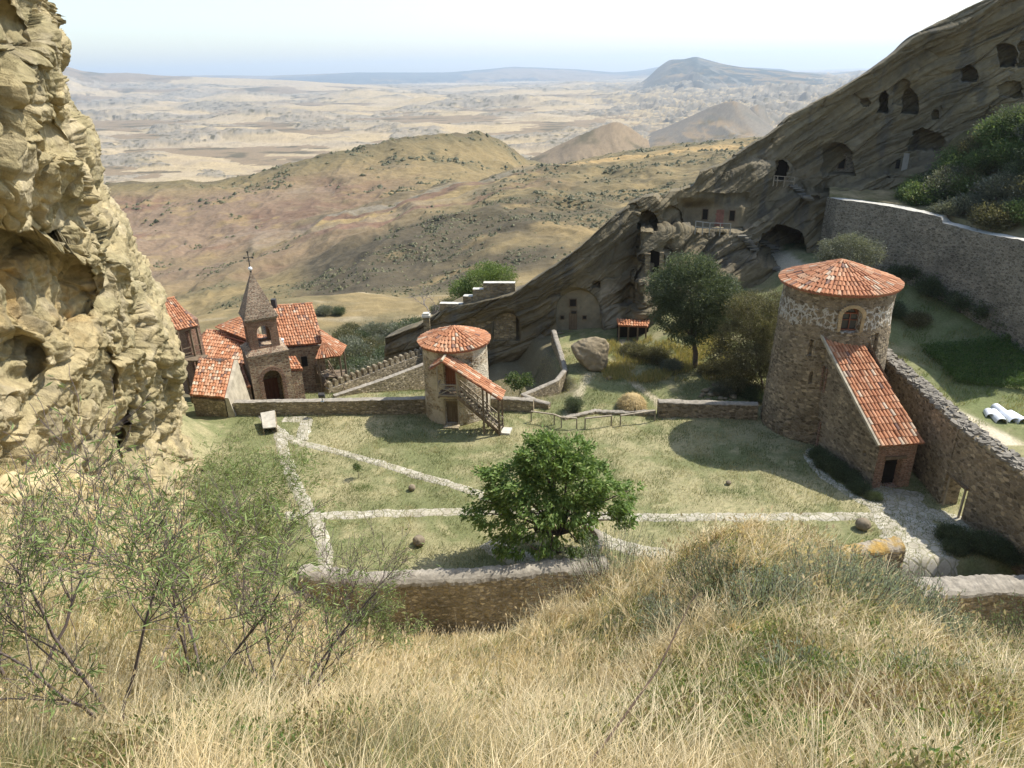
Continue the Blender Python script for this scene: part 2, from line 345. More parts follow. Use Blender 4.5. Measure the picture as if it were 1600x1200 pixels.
hp+=[(6,17,10.6),(7,24,2.5),(8,29,-1.2),(3,24,1.4),(3,29,-2.2),(14,20,4.5),(15,28,-1.5),(18,22,1.2),(22,28,-2.2),(12,16,8.6),(0,0,23.5),(-4,0,23.6),(4,0,23.6),(-10,-1,23.5),(10,-1,23.5),(-10,26,2.2),(-13,30,.4),(-4,27,-.8),(-8,30,-2.4),(-2,30,-2.8),(-16,24,8.),(-20,30,6),(28,20,2),(28,29,-2),(-22,20,15),(-18,14,17),(20,5,19),(-20,5,19),(-25,40,4),(-15,33,.2)]
hp=np.array(hp)
def tps(c,v,sm=.02):
    n=len(c); d=np.linalg.norm(c[:,None]-c[None],axis=-1); Kk=np.where(d>0,d*d*np.log(d+1e-9),0)+np.eye(n)*sm*20
    Pm=np.c_[np.ones(n),c]; A=np.zeros((n+3,n+3)); A[:n,:n]=Kk; A[:n,n:]=Pm; A[n:,:n]=Pm.T
    wv=np.linalg.solve(A,np.r_[v,0,0,0])
    def f(x,y):
        r=wv[n]+wv[n+1]*x+wv[n+2]*y
        for i in range(n):
            d2=(x-c[i,0])**2+(y-c[i,1])**2+1e-12; r=r+wv[i]*.5*d2*np.log(d2)
        return r
    return f
hillf=tps(hp[:,:2],hp[:,2])
def seg(x,pts): return np.interp(x,[p[0] for p in pts],[p[1] for p in pts])
def groundz(x,y,detail=True):
    x=np.asarray(x,float); y=np.asarray(y,float)
    P=np.stack([x,y,0*x],-1)
    ca=np.zeros_like(x)
    # upper garden behind the rail fence
    ca=ca+ sst(50.5,56,y)*sst(2,5,x)*.5 + sst(57,66,y)*(sst(3,8,x)*.2+sst(12,16,x)*1.1)
    # pit between the low wall and the cliff
    ca=ca- 2.6*sst(54,57,y)*(1-sst(2.6,4.6,x+.25*(y-60)))*sst(-8,-5,x)
    # chapel yard and the slope behind it
    ca=ca- 2.2*sst(52.2,53.2,y)*(1-sst(-8,-6.5,x)) 
    ca=ca- (1-sst(-7,-1,x))*(sst(60,72,y)*5.5+sst(72,80,y)*6)
    ca=ca+ 2.6*sst(49,60,y)*sst(35,46,x)
    ca=ca+ sst(48,60,y)*sst(26,29,x)*.8 + sst(58,74,y)*sst(27,32,x)*2.2
    # ground under the cave cliff
    ca=ca+ sst(64,72,y)*sst(11,17,x)*1.5
    hl=hillf(x,np.clip(y,-8,32))
    edge=30.9+0*x
    wv=sst(edge-.9,edge+.9,y+(x<-12)*0)
    z=lerp(hl,ca,wv)
    lc=(1-sst(-27,-22,x))*sst(28,34,y)*(1-sst(46,52,y)); z=z+lc*5.
    if detail: z=z+fbm(P*.35,3)*.16+fbm(P*1.7,4)*.07*(1+2*(y<30))
    return z
def build_near():
    xs=np.arange(-48,62.01,.22); ys=np.concatenate([np.arange(-6,52,.16),np.arange(52,86,.25)])
    X,Y=np.meshgrid(xs,ys); Z=groundz(X,Y); P=np.stack([X,Y,0*X],-1)
    A=lambda *c: np.array(c)
    dry=A(.35,.30,.165); grn=A(.125,.145,.055); soil=A(.36,.29,.18); dark=A(.10,.12,.045)
    n1=fbm(P*.12,4); n2=fbm(P*.55+4,4); n3=fbm(P*3+9,3)
    C=np.empty(Z.shape+(3,)); C[:]=lerp(dry,grn,.25)
    def mx(m,c):
        nonlocal C; m=np.clip(m,0,1)[...,None]; C=C*(1-m)+c*m
    mx(sst(-.25,.15,n1+.6*n2)*.75,grn); mx(sst(.05,.35,n2-.4*n1)*.7,dry*1.08); mx(sst(.12,.4,n3+.4*n2)*.6,grn*.8)
    hill=1-sst(29,31,Y); mx(hill*.9,lerp(soil,dry,.3)); 
    lf=(1-sst(-13,-7,X))*hill; mx(lf*.6,A(.47,.38,.22))
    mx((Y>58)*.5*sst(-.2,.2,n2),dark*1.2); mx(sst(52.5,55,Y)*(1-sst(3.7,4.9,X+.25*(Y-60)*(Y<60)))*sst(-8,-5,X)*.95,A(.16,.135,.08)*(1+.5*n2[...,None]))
    mx(sst(33,36,X+n2*3)*sst(44,50,Y)*.6,grn*1.1)
    # dirt track in the right-hand garden
    tr=np.abs(X-np.interp(Y,[44,52,60,70],[35.5,33.5,31.5,30]))/1.1; mx((1-sst(.5,1.3,tr+n2*.6))*(Y>44)*(X>27),A(.52,.45,.32))
    tr=np.abs(X-np.interp(Y,[49,52,56,60,66],[12.5,12.0,10.2,10.6,11]))/.35; mx((1-sst(.5,1.4,tr+n2))*(Y>49.5)*(Y<66),A(.5,.42,.28))
    tr=np.abs(X-np.interp(Y,[50,54,58,60],[4,5.6,7.,9]))/.4; mx((1-sst(.5,1.4,tr+n2))*(Y>50.5)*(Y<60)*.6,A(.5,.42,.28))
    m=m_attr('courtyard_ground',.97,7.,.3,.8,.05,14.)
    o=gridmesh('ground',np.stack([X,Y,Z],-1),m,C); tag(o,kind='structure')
build_near()
# ================================================================ CLIFFS
def smooth_cols(a,k): 
    kk=np.hanning(k*2+1); kk/=kk.sum(); return np.convolve(np.pad(a,k,'edge'),kk,'valid')
def normals(P):
    a=np.gradient(P,axis=0); b=np.gradient(P,axis=1); n=np.cross(a,b); n/=np.linalg.norm(n,axis=-1)[...,None]+1e-9; return n
def smn(n,r=14):
    for ax in (0,1):
        k=2*r+1; c=np.cumsum(np.concatenate([np.repeat(n.take([0],ax),r+1,ax),n,np.repeat(n.take([-1],ax),r,ax)],ax),ax)
        n=(c.take(range(k,c.shape[ax]),ax)-c.take(range(0,c.shape[ax]-k),ax))/k
    return n/(np.linalg.norm(n,axis=-1)[...,None]+1e-9)
def build_left_cliff():
    E=np.array([(-120,20,15),(-60,28,16),(0,40,17),(30,62,18),(55,80,18.5),(75,86,18.5),(95,80,18.5),(112,80,19),(150,104,19.5),(200,122,21),(260,148,22),(300,148,23),(340,150,24),(365,164,25),(390,184,27),(420,212,29),(450,224,31),(490,236,33),(520,258,35),(560,283,38),(600,290,40.5),(640,288,42),(690,292,43),(760,318,43.5),(860,330,43.5)],float)
    nv,nu=760,560
    V=np.linspace(-120,860,nv); pe=np.interp(V,E[:,0],E[:,1]); pe=smooth_cols(pe,3)+6*fbm(np.stack([V/22,0*V,0*V],-1),3); ye=smooth_cols(np.interp(V,E[:,0],E[:,2]),12)
    s=np.linspace(0,1,nu-60)[None]; 
    px=-170+(pe[:,None]+170)*s**.8
    yl=np.interp(V,[-120,200,500,760,860],[12,12.5,13.,13.2,13.2])[:,None]
    Yy=yl+(ye[:,None]-yl)*(s**2.0*.75+s*.25)
    # ledge: the lower mass leans out towards the yard
    Yy=Yy-1.6*sst(380,640,V)[:,None]*np.sin(np.pi*np.clip(s,0,1))
    PX=px+0*Yy; PYm=V[:,None]+0*PX
    # big overhang with a hollow below it
    top=np.interp(PX,[-170,0,60,110,160,185,230],[330,345,372,395,430,470,520]); d=PYm-top
    hol=sst(0,14,d)*(1-sst(70,190,d+.25*(PX-60)))*(1-sst(120,175,PX))
    Yy=Yy+hol*3.4*(1-.3*sst(0,120,d))
    # rounded shadowed recess near the top edge
    for cx,cy,rx,ry,dp in ((85,215,44,30,.8),(30,45,45,30,.7),(215,455,26,20,.6),(205,660,9,60,2.0),(172,580,12,44,1.),(20,560,60,50,1.4)):
        r=np.sqrt(((PX-cx)/rx)**2+((PYm-cy)/ry)**2); Yy=Yy+dp*(1-sst(.55,1.05,r))
    P=aPY(PX,PYm,Yy)
    # wrap behind the silhouette: real thickness
    k=np.linspace(0,1,60)[None]**1.3; e=P[:,-1:,:]
    wr=np.stack([e[...,0]-k*9*1.0-0*k, e[...,1]+k*16+.6*np.sin(k*3.1), e[...,2]+.2*np.sin(k*3)-0*k],-1)
    P=np.concatenate([P,wr[:,1:]],1)
    n=smn(normals(P)); n*=np.sign((n*(np.array([0,0,CAMH])-P)).sum(-1)).mean()
    # strata dip down to the right
    th=math.radians(38); Q=P.copy(); a=P[...,0]*math.cos(th)-P[...,2]*math.sin(th)*-1; 
    al=P[...,0]*.5+P[...,1]*.5-P[...,2]*.62; pe_=P[...,0]*.35+P[...,1]*.3+P[...,2]*.85
    warp=fbm(P/5,3); 
    big=fbm(np.stack([al/9,pe_/4.+warp*.5,P[...,1]/9],-1),3,1,.4)
    med=fbm(np.stack([al/3.2,pe_/1.3+warp*.8,P[...,1]/3.2],-1),4,1,.45)
    fine=fbm(P*2.2,4,0,.5)
    crk=sst(.0,.1,np.abs(fbm(np.stack([al/7,pe_/1.7+warp*2,P[...,1]/6],-1),3)))-1
    amp=sst(10,20,P[...,1])*.6+.55
    ter=pe_/1.25+warp*1.6+.35*fbm(P/1.6,3); ter=ter-np.floor(ter); ter=np.minimum(ter*1.15,(1-ter)*5); blk=fbm(np.stack([al/1.7,pe_/1.1,P[...,1]/2.],-1)+fbm(P/1.2,2)[...,None]*.5,2,1,.4)
    vc=sst(.0,.05,np.abs(fbm(np.stack([P[...,0]/1.6+P[...,1]/2.2,P[...,2]/9,0*al+3],-1)+warp[...,None]*.5,2)))-1
    wf_=fbm(P/1.5,2)[...,None]*.35; fa=facet(np.stack([al/6.5,pe_/4.,P[...,1]/6.5],-1)+wf_*.5); fb=facet(np.stack([al/2.4,pe_/1.5,P[...,1]/2.6],-1)+wf_+7); fc=facet(P*[1.5,1.5,1.9]+wf_+3)
    dsp=amp*(big*.75+med*.20+fine*.10+crk*.15+fa*.60+fb*.16+fc*.03+vc*.15+ter*.12*sst(-.25,.15,fbm(P/6+3,2))+blk*.0)
    P=P+n*dsp[...,None]
    A=lambda *c: np.array(c)
    C=np.empty(P.shape); c1=A(.42,.335,.18); c2=A(.31,.26,.14); c3=A(.47,.39,.25); org=A(.36,.22,.07)
    m=sst(-.3,.3,fbm(P/2.5,5))[...,None]; C=lerp(c1,c2,m); m=sst(.0,.35,fbm(P/1.1+7,4))[...,None]; C=lerp(C,c3+0*C,m*.6)
    ho=np.zeros(P.shape[:2]); ho[:,:hol.shape[1]]=hol*sst(20,60,d); m=(ho*sst(-.3,.3,fbm(P/1.5+3,4)))[...,None]; C=lerp(C,org+0*C,m*.75)
    C*=1-.35*sst(.15,.0,np.abs(fbm(np.stack([al/7,pe_/.5+warp*2,P[...,1]/6],-1),4)))[...,None]*.5
    C=lerp(C,np.array([.20,.17,.11])+0*C,(sst(.1,.4,fbm(P*[1/1.2,1/1.2,1/3.5]+31,5))*.6)[...,None])
    mt=m_attr('yellow_sandstone',.95,3.,.34,1.,.12,6.)
    tag(gridmesh('cliff',P,mt,C),kind='structure')
build_left_cliff()
TOPL=[(600,530),(650,512),(690,484),(760,470),(800,462),(830,440),(870,415),(930,365),(985,320),(1005,308),(1022,306),(1034,318),(1050,300),(1082,292),(1090,268),(1130,258),(1165,235),(1200,212),(1260,170),(1330,128),(1365,104),(1400,78),(1440,48),(1500,20),(1540,0),(1600,-30),(1740,-90)]
YBASE=[(600,72),(800,68),(900,67.5),(960,69),(1040,72),(1120,76),(1250,80),(1400,80),(1500,79),(1600,78),(1740,77)]
# caves carved into the rock: px0,px1,py_top,py_bottom,depth,arch(0..1 of the height), edge
FLATS=[(869,939,452,519,69.4,.5),(771,812,489,532,69.6,.4),(1064,1166,316,356,76.6,.02)]
CAVES=[
 (1010,1034,392,440,2.4,.2,3),(995,1014,398,440,1.4,.2,2),(1034,1046,385,420,.7,.3,3),(996,1027,330,358,2.2,.6,4),(1033,1066,322,352,.9,.7,4),
 (1207,1228,250,283,1.8,.25,2),(1285,1338,224,275,2.2,.7,4),(1372,1388,140,176,2.6,.5,3),(1397,1426,123,165,.8,.6,5),(1411,1434,140,178,2.2,.4,3),
 (1504,1526,102,128,2.2,.4,4),(1560,1586,68,104,2.6,.25,3),(1589,1625,62,104,2.6,.3,3),(1420,1478,205,236,1.8,.6,8),(1185,1262,352,415,5.5,.75,8),(1560,1600,125,152,1.0,.6,6),(1345,1357,152,165,.9,.5,3),(1458,1470,172,186,.8,.5,3),(928,942,440,452,.6,.3,2),(985,998,318,330,.4,.5,2)]
def build_right_cliff():
    nu,nv=1500,640
    U=np.linspace(600,1740,nu); top=smooth_cols(np.interp(U,*zip(*TOPL)),4)+3.5*fbm(np.stack([U/30,0*U,0*U],-1),4); yb=smooth_cols(np.interp(U,*zip(*YBASE)),30)
    bot=np.interp(U,[600,760,860,960,1100,1300,1500,1740],[590,600,610,600,600,560,520,470])
    s=np.linspace(0,1,nv)[:,None]; PYm=top[None]+(bot-top)[None]*s**1.0; PX=U[None]+0*PYm
    depthtop=PYm-top[None]
    Yy=yb[None]+0*PYm
    # overhanging upper bed, ledge benches stepping out below
    Yy=Yy-0.9*(1-sst(0,60,depthtop))+.5
    led=np.interp(PX,[600,985,1000,1060,1160,1240,1330,1400,1500,1740],[560,470,352,352,354,300,285,260,232,150])
    Yy=Yy-2.6*sst(-2,10,PYm-led)*sst(960,1010,PX)-2.2*sst(30,120,PYm-led)*sst(960,1010,PX)
    # facade behind the terrace is a cut vertical wall
    # diagonal bedding steps rising to the right
    P=aPY(PX,PYm,Yy)
    n=normals(P); n*=np.sign((n*(np.array([0,0,CAMH])-P)).sum(-1)).mean()
    c,sn=math.cos(math.radians(31)),math.sin(math.radians(31))
    al=P[...,0]*c+P[...,2]*sn; pp=-P[...,0]*sn+P[...,2]*c
    warp=fbm(P/11,3)
    b1=fbm(np.stack([al/26,pp/3.4+warp*.5,P[...,1]/20],-1),3,1,.5)
    b2=fbm(np.stack([al/11,pp/1.0+warp,P[...,1]/8],-1),4,1,.55)
    b3=fbm(P/1.2,4,1,.55)
    quiet=1-.8*((PX>1060)&(PX<1165)&(PYm>300)&(PYm<358))
    f1=facet(np.stack([al/13,pp/2.2+warp*.4,P[...,1]/9],-1)); f2=facet(np.stack([al/4.5,pp/.8+warp*.5,P[...,1]/4],-1)+5)
    dsp=(b1*1.2+b2*.25+b3*.13+f1*.5+f2*.17)*quiet
    # one step of the bedding: keep the lower half rougher
    P=P+n*dsp[...,None]
    for x0,x1,y0,y1,yp,ar in FLATS:
        cx=(x0+x1)/2; hw=(x1-x0)/2; tt=np.clip(np.abs(PX-cx)/hw,0,1); yt=y0+(y1-y0)*ar*(1-np.sqrt(1-tt**2)); sf=1.5 if x1-x0<90 else 9; mk=sst(hw+sf,hw-sf,np.abs(PX-cx))*sst(yt-sf,yt+sf,PYm)*sst(y1+2,y1-2,PYm)
        P=lerp(P,aPY(PX,PYm,yp+0*PX)+np.stack([0*PX,.05*fbm(P/1.5,3),0*PX],-1),mk[...,None])
    rec=np.zeros(PX.shape); wx=fbm(P/1.0+5,2)
    for x0,x1,y0,y1,dp,ar,ed in CAVES:
        xx=PX+wx*ed; yy=PYm+wx*ed; cx=(x0+x1)/2; hw=(x1-x0)/2; h=y1-y0
        tt=np.clip(np.abs(xx-cx)/hw,0,1); yt=y0+h*ar*(1-np.sqrt(1-tt**2))
        mk=sst(hw+1,hw-1,np.abs(xx-cx))*sst(yt-1,yt+1,yy)*sst(y1+1,y1-1,yy); rec=np.maximum(rec,mk*dp)
    v=P-np.array([0,0,CAMH]); v[...,2]*=0; v/=np.linalg.norm(v,axis=-1)[...,None]; P=P+v*rec[...,None]
    # top surface running back: a real slab of rock
    k=np.linspace(0,1,50)[1:][::-1][:,None]; e=P[:1]
    back=np.stack([e[...,0]+k*7-0*k,e[...,1]+k*26+0*e[...,1],e[...,2]+.5*np.sin(k*3.14)-k**1.5*9],-1)
    P=np.concatenate([back,P],0)
    A=lambda *c: np.array(c)
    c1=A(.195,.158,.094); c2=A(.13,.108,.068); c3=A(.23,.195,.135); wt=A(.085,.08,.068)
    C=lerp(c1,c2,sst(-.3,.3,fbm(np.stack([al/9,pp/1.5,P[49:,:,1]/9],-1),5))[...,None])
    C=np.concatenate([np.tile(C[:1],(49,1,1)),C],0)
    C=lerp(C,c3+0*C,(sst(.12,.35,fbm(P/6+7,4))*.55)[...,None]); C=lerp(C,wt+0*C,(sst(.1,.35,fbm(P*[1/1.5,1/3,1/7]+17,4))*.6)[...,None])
    # pale scar beside the chapel niche and rendered facade strip
    C[49:]=lerp(C[49:],A(.34,.29,.20)+0*C[49:],((1-sst(.5,1,np.hypot((PX-955)/22,(PYm-480)/42)+wx*.6))*.8)[...,None])
    C[49:]=lerp(C[49:],A(.30,.25,.17)+0*C[49:],((sst(1062,1074,PX)*sst(1162,1150,PX)*sst(316,328,PYm)*sst(358,354,PYm))*.35)[...,None])
    C[49:]=lerp(C[49:],A(.27,.235,.165)+0*C[49:],((sst(36,34,np.abs(PX-904))*sst(0,2,PYm-(452+33*(1-np.sqrt(1-np.clip(np.abs(PX-904)/35,0,1)**2))))*(PYm<520))*.8)[...,None])
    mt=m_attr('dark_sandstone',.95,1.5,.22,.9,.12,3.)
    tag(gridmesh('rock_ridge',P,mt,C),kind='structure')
    return PX,PYm,P[49:]
RCX,RCY,RCP=build_right_cliff()
def rc_at(px,py):
    j=int(np.clip(np.searchsorted(RCX[0],px),0,RCX.shape[1]-1)); i=int(np.argmin(np.abs(RCY[:,j]-py))); return Vector(RCP[i,j].tolist())
# ================================================================ MATERIALS
TILE=m_attr('clay_tile',.8,6,.18,.3,.01,20.)
ST_MID=m_stone('rubble_plastered',(.30,.22,.13),(.40,.31,.20),(.42,.36,.26),.34,1.7,.07,.8,.4,plaster=(.52,.45,.34),pamt=.50)
ST_BIG=m_stone('brown_rubble',(.215,.165,.105),(.30,.235,.15),(.26,.21,.145),.34,1.8,.05,.8,.45)
ST_WALL=m_stone('yellow_rubble',(.26,.20,.11),(.33,.26,.15),(.24,.20,.14),.4,1.9,.05,.9,.4)
ST_LOW=m_stone('ochre_rubble',(.30,.24,.14),(.42,.34,.22),(.28,.23,.16),.30,1.9,.06,.9,.4)
ST_GREY=m_stone('grey_coursed_stone',(.18,.155,.115),(.25,.215,.16),(.29,.26,.205),.32,1.9,.05,.6,.3)
ST_CHAP=m_stone('chapel_stone',(.28,.17,.11),(.38,.27,.17),(.38,.31,.22),.30,2.2,.06,.7,.4)
BRICK=m_stone('spire_brick',(.20,.13,.09),(.30,.21,.14),(.34,.29,.21),.22,2.8,.06,.6,.35)
REDB=m_stone('red_brick',(.22,.115,.075),(.31,.175,.115),(.28,.21,.15),.20,3.2,.06,.5,.3)
PLAST=m_plain('aged_plaster',(.40,.345,.25),.9,.4,1.5,.4,.03)
CAP=m_plain('grey_mortar_cap',(.29,.255,.20),.95,.4,2.4,.9,.06)
COPE=m_plain('pale_coping',(.50,.47,.40),.85,.18,2.,.3,.02)
WOOD=m_plain('weathered_wood',(.17,.125,.08),.8,.4,5.,.4,.01,co=(1,1,.25))
WOODL=m_plain('grey_wood',(.30,.25,.18),.85,.35,5.,.4,.01,co=(1,1,.3))
WOODR=m_plain('reddish_wood',(.21,.085,.05),.7,.35,5.,.4,.01,co=(1,1,.2))
DARK=m_plain('interior_shade',(.022,.018,.014),.95,.2,3,.1,.01)  # near-black colour standing in for shade inside openings and under the shelter
GLASS=m_plain('window_glass',(.03,.033,.035),.15,.1,3,.02,.003,spec=.5)
METAL=m_plain('grey_metal',(.35,.36,.36),.4,.2,6,.1,.004,spec=.5,metal=.7)
TIN=m_plain('white_tin',(.72,.74,.76),.45,.12,2,.1,.01,spec=.5)
STEEL=m_plain('dark_iron',(.05,.045,.04),.6,.2,6,.1,.004,spec=.4)
def m_flag(name):
    m,n,b=nodes(name,.88); co=coords(n,(2.1,2.1,.01))
    nz=N(n,'ShaderNodeTexNoise',Scale=.8,Detail=2); L(n,co,nz.inputs[0]); co2=mixc(n,.25,co,nz.outputs[1],'ADD')
    v=N(n,'ShaderNodeTexVoronoi',Scale=1.,feature='DISTANCE_TO_EDGE'); L(n,co2,v.inputs[0]); vc=N(n,'ShaderNodeTexVoronoi',Scale=1.); L(n,co2,vc.inputs[0])
    sp=n.nodes.new('ShaderNodeSeparateColor'); L(n,vc.outputs['Color'],sp.inputs[0])
    st=ramp(n,sp.outputs[0],[(0,(.36,.32,.235)),(.5,(.41,.37,.28)),(1,(.46,.42,.335))])
    e=ramp(n,v.outputs['Distance'],[(0,(0,0,0)),(.03,(.1,)*3),(.075,(1,1,1))]); c=mixc(n,e,(.27,.25,.155),st); c,f=vary(n,coords(n),1.3,.2,c,6); c,f=vary(n,coords(n),10,.15,c,4)
    L(n,c,b.inputs[0]); bump(n,b,e,.6,.03); return m
FLAG=m_flag('flagstones')
def m_lichen():
    m,n,b=nodes('lichen_cap',.95); co=coords(n); z=N(n,'ShaderNodeTexNoise',Scale=1.6,Detail=7,Roughness=.6); L(n,co,z.inputs[0])
    c=ramp(n,z.outputs[0],[(.38,(.33,.28,.21)),(.5,(.34,.24,.10)),(.62,(.40,.25,.07))]); c,f=vary(n,co,9,.3,c,5); L(n,c,b.inputs[0]); bump(n,b,f,.8,.05); return m
LICH=m_lichen()
def banded_stone():
    """large tower: brown rubble with a belt of broad white joints"""
    m=ST_BIG.copy(); m.name='brown_rubble_white_belt'; n=m.node_tree; b=n.nodes['Principled BSDF']
    src=b.inputs[0].links[0].from_socket
    co=coords(n,(1/.42,1/.42,.8/.42)); nz=N(n,'ShaderNodeTexNoise',Scale=1.7,Detail=4); L(n,co,nz.inputs[0]); co2=mixc(n,1.0,co,nz.outputs[1],'ADD')
    v=N(n,'ShaderNodeTexVoronoi',Scale=1.,feature='DISTANCE_TO_EDGE'); L(n,co2,v.inputs[0])
    j=ramp(n,v.outputs['Distance'],[(.05,(1,1,1)),(.13,(0,0,0))])
    g=n.nodes.new('ShaderNodeNewGeometry'); s=n.nodes.new('ShaderNodeSeparateXYZ'); L(n,g.outputs['Position'],s.inputs[0])
    z2=N(n,'ShaderNodeTexNoise',Scale=1.1,Detail=4); L(n,g.outputs['Position'],z2.inputs[0])
    a=n.nodes.new('ShaderNodeMath'); a.operation='MULTIPLY_ADD'; L(n,z2.outputs[0],a.inputs[0]); a.inputs[1].default_value=1.3; L(n,s.outputs[2],a.inputs[2])
    mr=n.nodes.new('ShaderNodeMapRange'); L(n,a.outputs[0],mr.inputs[0]); mr.inputs[1].default_value=8.0; mr.inputs[2].default_value=13.0
    bd=ramp(n,mr.outputs[0],[(.235,(0,0,0)),(.25,(1,1,1)),(.53,(1,1,1)),(.545,(0,0,0))])
    f=mixc(n,1.,j,bd,'MULTIPLY'); c=mixc(n,f,src,(.44,.405,.34)); L(n,c,b.inputs[0]); return m
ST_BAND=banded_stone()
# ================================================================ MESH TOOLS
class MB:
    def __init__(s): s.v=[]; s.f=[]; s.m=[]
    def add(s,vs,fs,mi=0):
        k=len(s.v); s.v+= [tuple(v) for v in vs]; s.f+= [tuple(i+k for i in f) for f in fs]; s.m+=[mi]*len(fs)
    def hexa(s,b,t,mi=0):
        """b,t: four bottom and four top corners, same order"""
        s.add(list(b)+list(t),[(3,2,1,0),(4,5,6,7),(0,1,5,4),(1,2,6,5),(2,3,7,6),(3,0,4,7)],mi)
    def box(s,c,ex,ey,ez,mi=0):
        """c centre, half vectors"""
        c=Vector(c); ex=Vector(ex); ey=Vector(ey); ez=Vector(ez); p=[c-ex-ey,c+ex-ey,c+ex+ey,c-ex+ey]
        s.hexa([q-ez for q in p],[q+ez for q in p],mi)
    def bar(s,a,b,r,r2=None,mi=0,up=(0,0,1)):
        a=Vector(a); b=Vector(b); d=(b-a); 
        if d.length<1e-6: return
        u=Vector(up); 
        if abs(d.normalized().dot(u))>.95: u=Vector((1,0,0))
        x=d.cross(u).normalized()*r; y=x.cross(d).normalized()*(r2 or r); s.hexa([a-x-y,a+x-y,a+x+y,a-x+y],[b-x-y,b+x-y,b+x+y,b-x+y],mi)
    def tube(s,pts,rad,n=8,mi=0,cap=True):
        pts=[Vector(p) for p in pts]; k=len(s.v); R_=[]
        for i,p in enumerate(pts):
            d=(pts[min(i+1,len(pts)-1)]-pts[max(i-1,0)]).normalized(); u=Vector((0,0,1)) if abs(d.z)<.9 else Vector((1,0,0)); x=d.cross(u).normalized(); y=x.cross(d); r=rad[i] if hasattr(rad,'__len__') else rad
            for j in range(n): a=2*math.pi*j/n; s.v.append(tuple(p+x*math.cos(a)*r+y*math.sin(a)*r))
        for i in range(len(pts)-1):
            for j in range(n): s.f.append((k+i*n+j,k+i*n+(j+1)%n,k+(i+1)*n+(j+1)%n,k+(i+1)*n+j)); s.m.append(mi)
        if cap: s.f.append(tuple(k+j for j in range(n))[::-1]); s.f.append(tuple(k+(len(pts)-1)*n+j for j in range(n))); s.m+=[mi,mi]
    def obj(s,name,mats,parent=None,smooth=False):
        me=bpy.data.meshes.new(name); me.from_pydata(s.v,[],s.f); 
        for m in (mats if isinstance(mats,(list,tuple)) else [mats]): me.materials.append(m)
        me.polygons.foreach_set('material_index',s.m); 
        me.polygons.foreach_set('use_smooth',[smooth]*len(s.f)); me.update(); o=bpy.data.objects.new(name,me); link(o)
        if parent is not None: o.parent=parent; o.matrix_parent_inverse=parent.matrix_world.inverted()
        return o
def lerpv(a,b,t): return Vector(a)*(1-t)+Vector(b)*t
def tile_colors(n,rng,pale=.25):
    base=np.array([[.40,.18,.09],[.44,.22,.12],[.35,.15,.075],[.46,.275,.165],[.48,.37,.26],[.19,.11,.08]])
    pr=np.array([.34,.28,.17,.12*(.4+pale),pale*.12,.035]); pr/=pr.sum(); c=base[rng.choice(6,n,p=pr)]; return c*(.85+.3*rng.random((n,1)))
def tiles_mesh(top,dn,ac,nm,wd,ln,rng,pale):
    """one arched clay tile per row of the arrays: top centre, down dir, across dir, normal, width, length"""
    n=len(top); a=np.linspace(-1,1,6); V=[]
    for t,(lift,ws) in ((0,(.0,.86)),(1,(.045,1.0))):
        for k in a:
            V.append(top+dn*(ln[:,None]*t*1.08)+ac*(wd[:,None]*.5*k*ws)+nm*((lift+.36*wd*math.sqrt(max(0,1-k*k*.98)))[:,None]))
    for k in a: V.append(top+dn*(ln[:,None]*1.08)+ac*(wd[:,None]*.5*k*.8)+nm*((.0+.22*wd*math.sqrt(max(0,1-k*k*.98)))[:,None]))
    V=np.stack(V,1); F=[]
    for r in (0,6):
        for j in range(5): F.append((r+j,r+j+1,r+6+j+1,r+6+j)[::-1])
    F=np.array(F); V2=V.reshape(-1,3); F2=(np.arange(n)[:,None,None]*18+F[None]).reshape(-1,4)
    col=np.repeat(tile_colors(n,rng,pale),len(F),0); return V2,F2,col
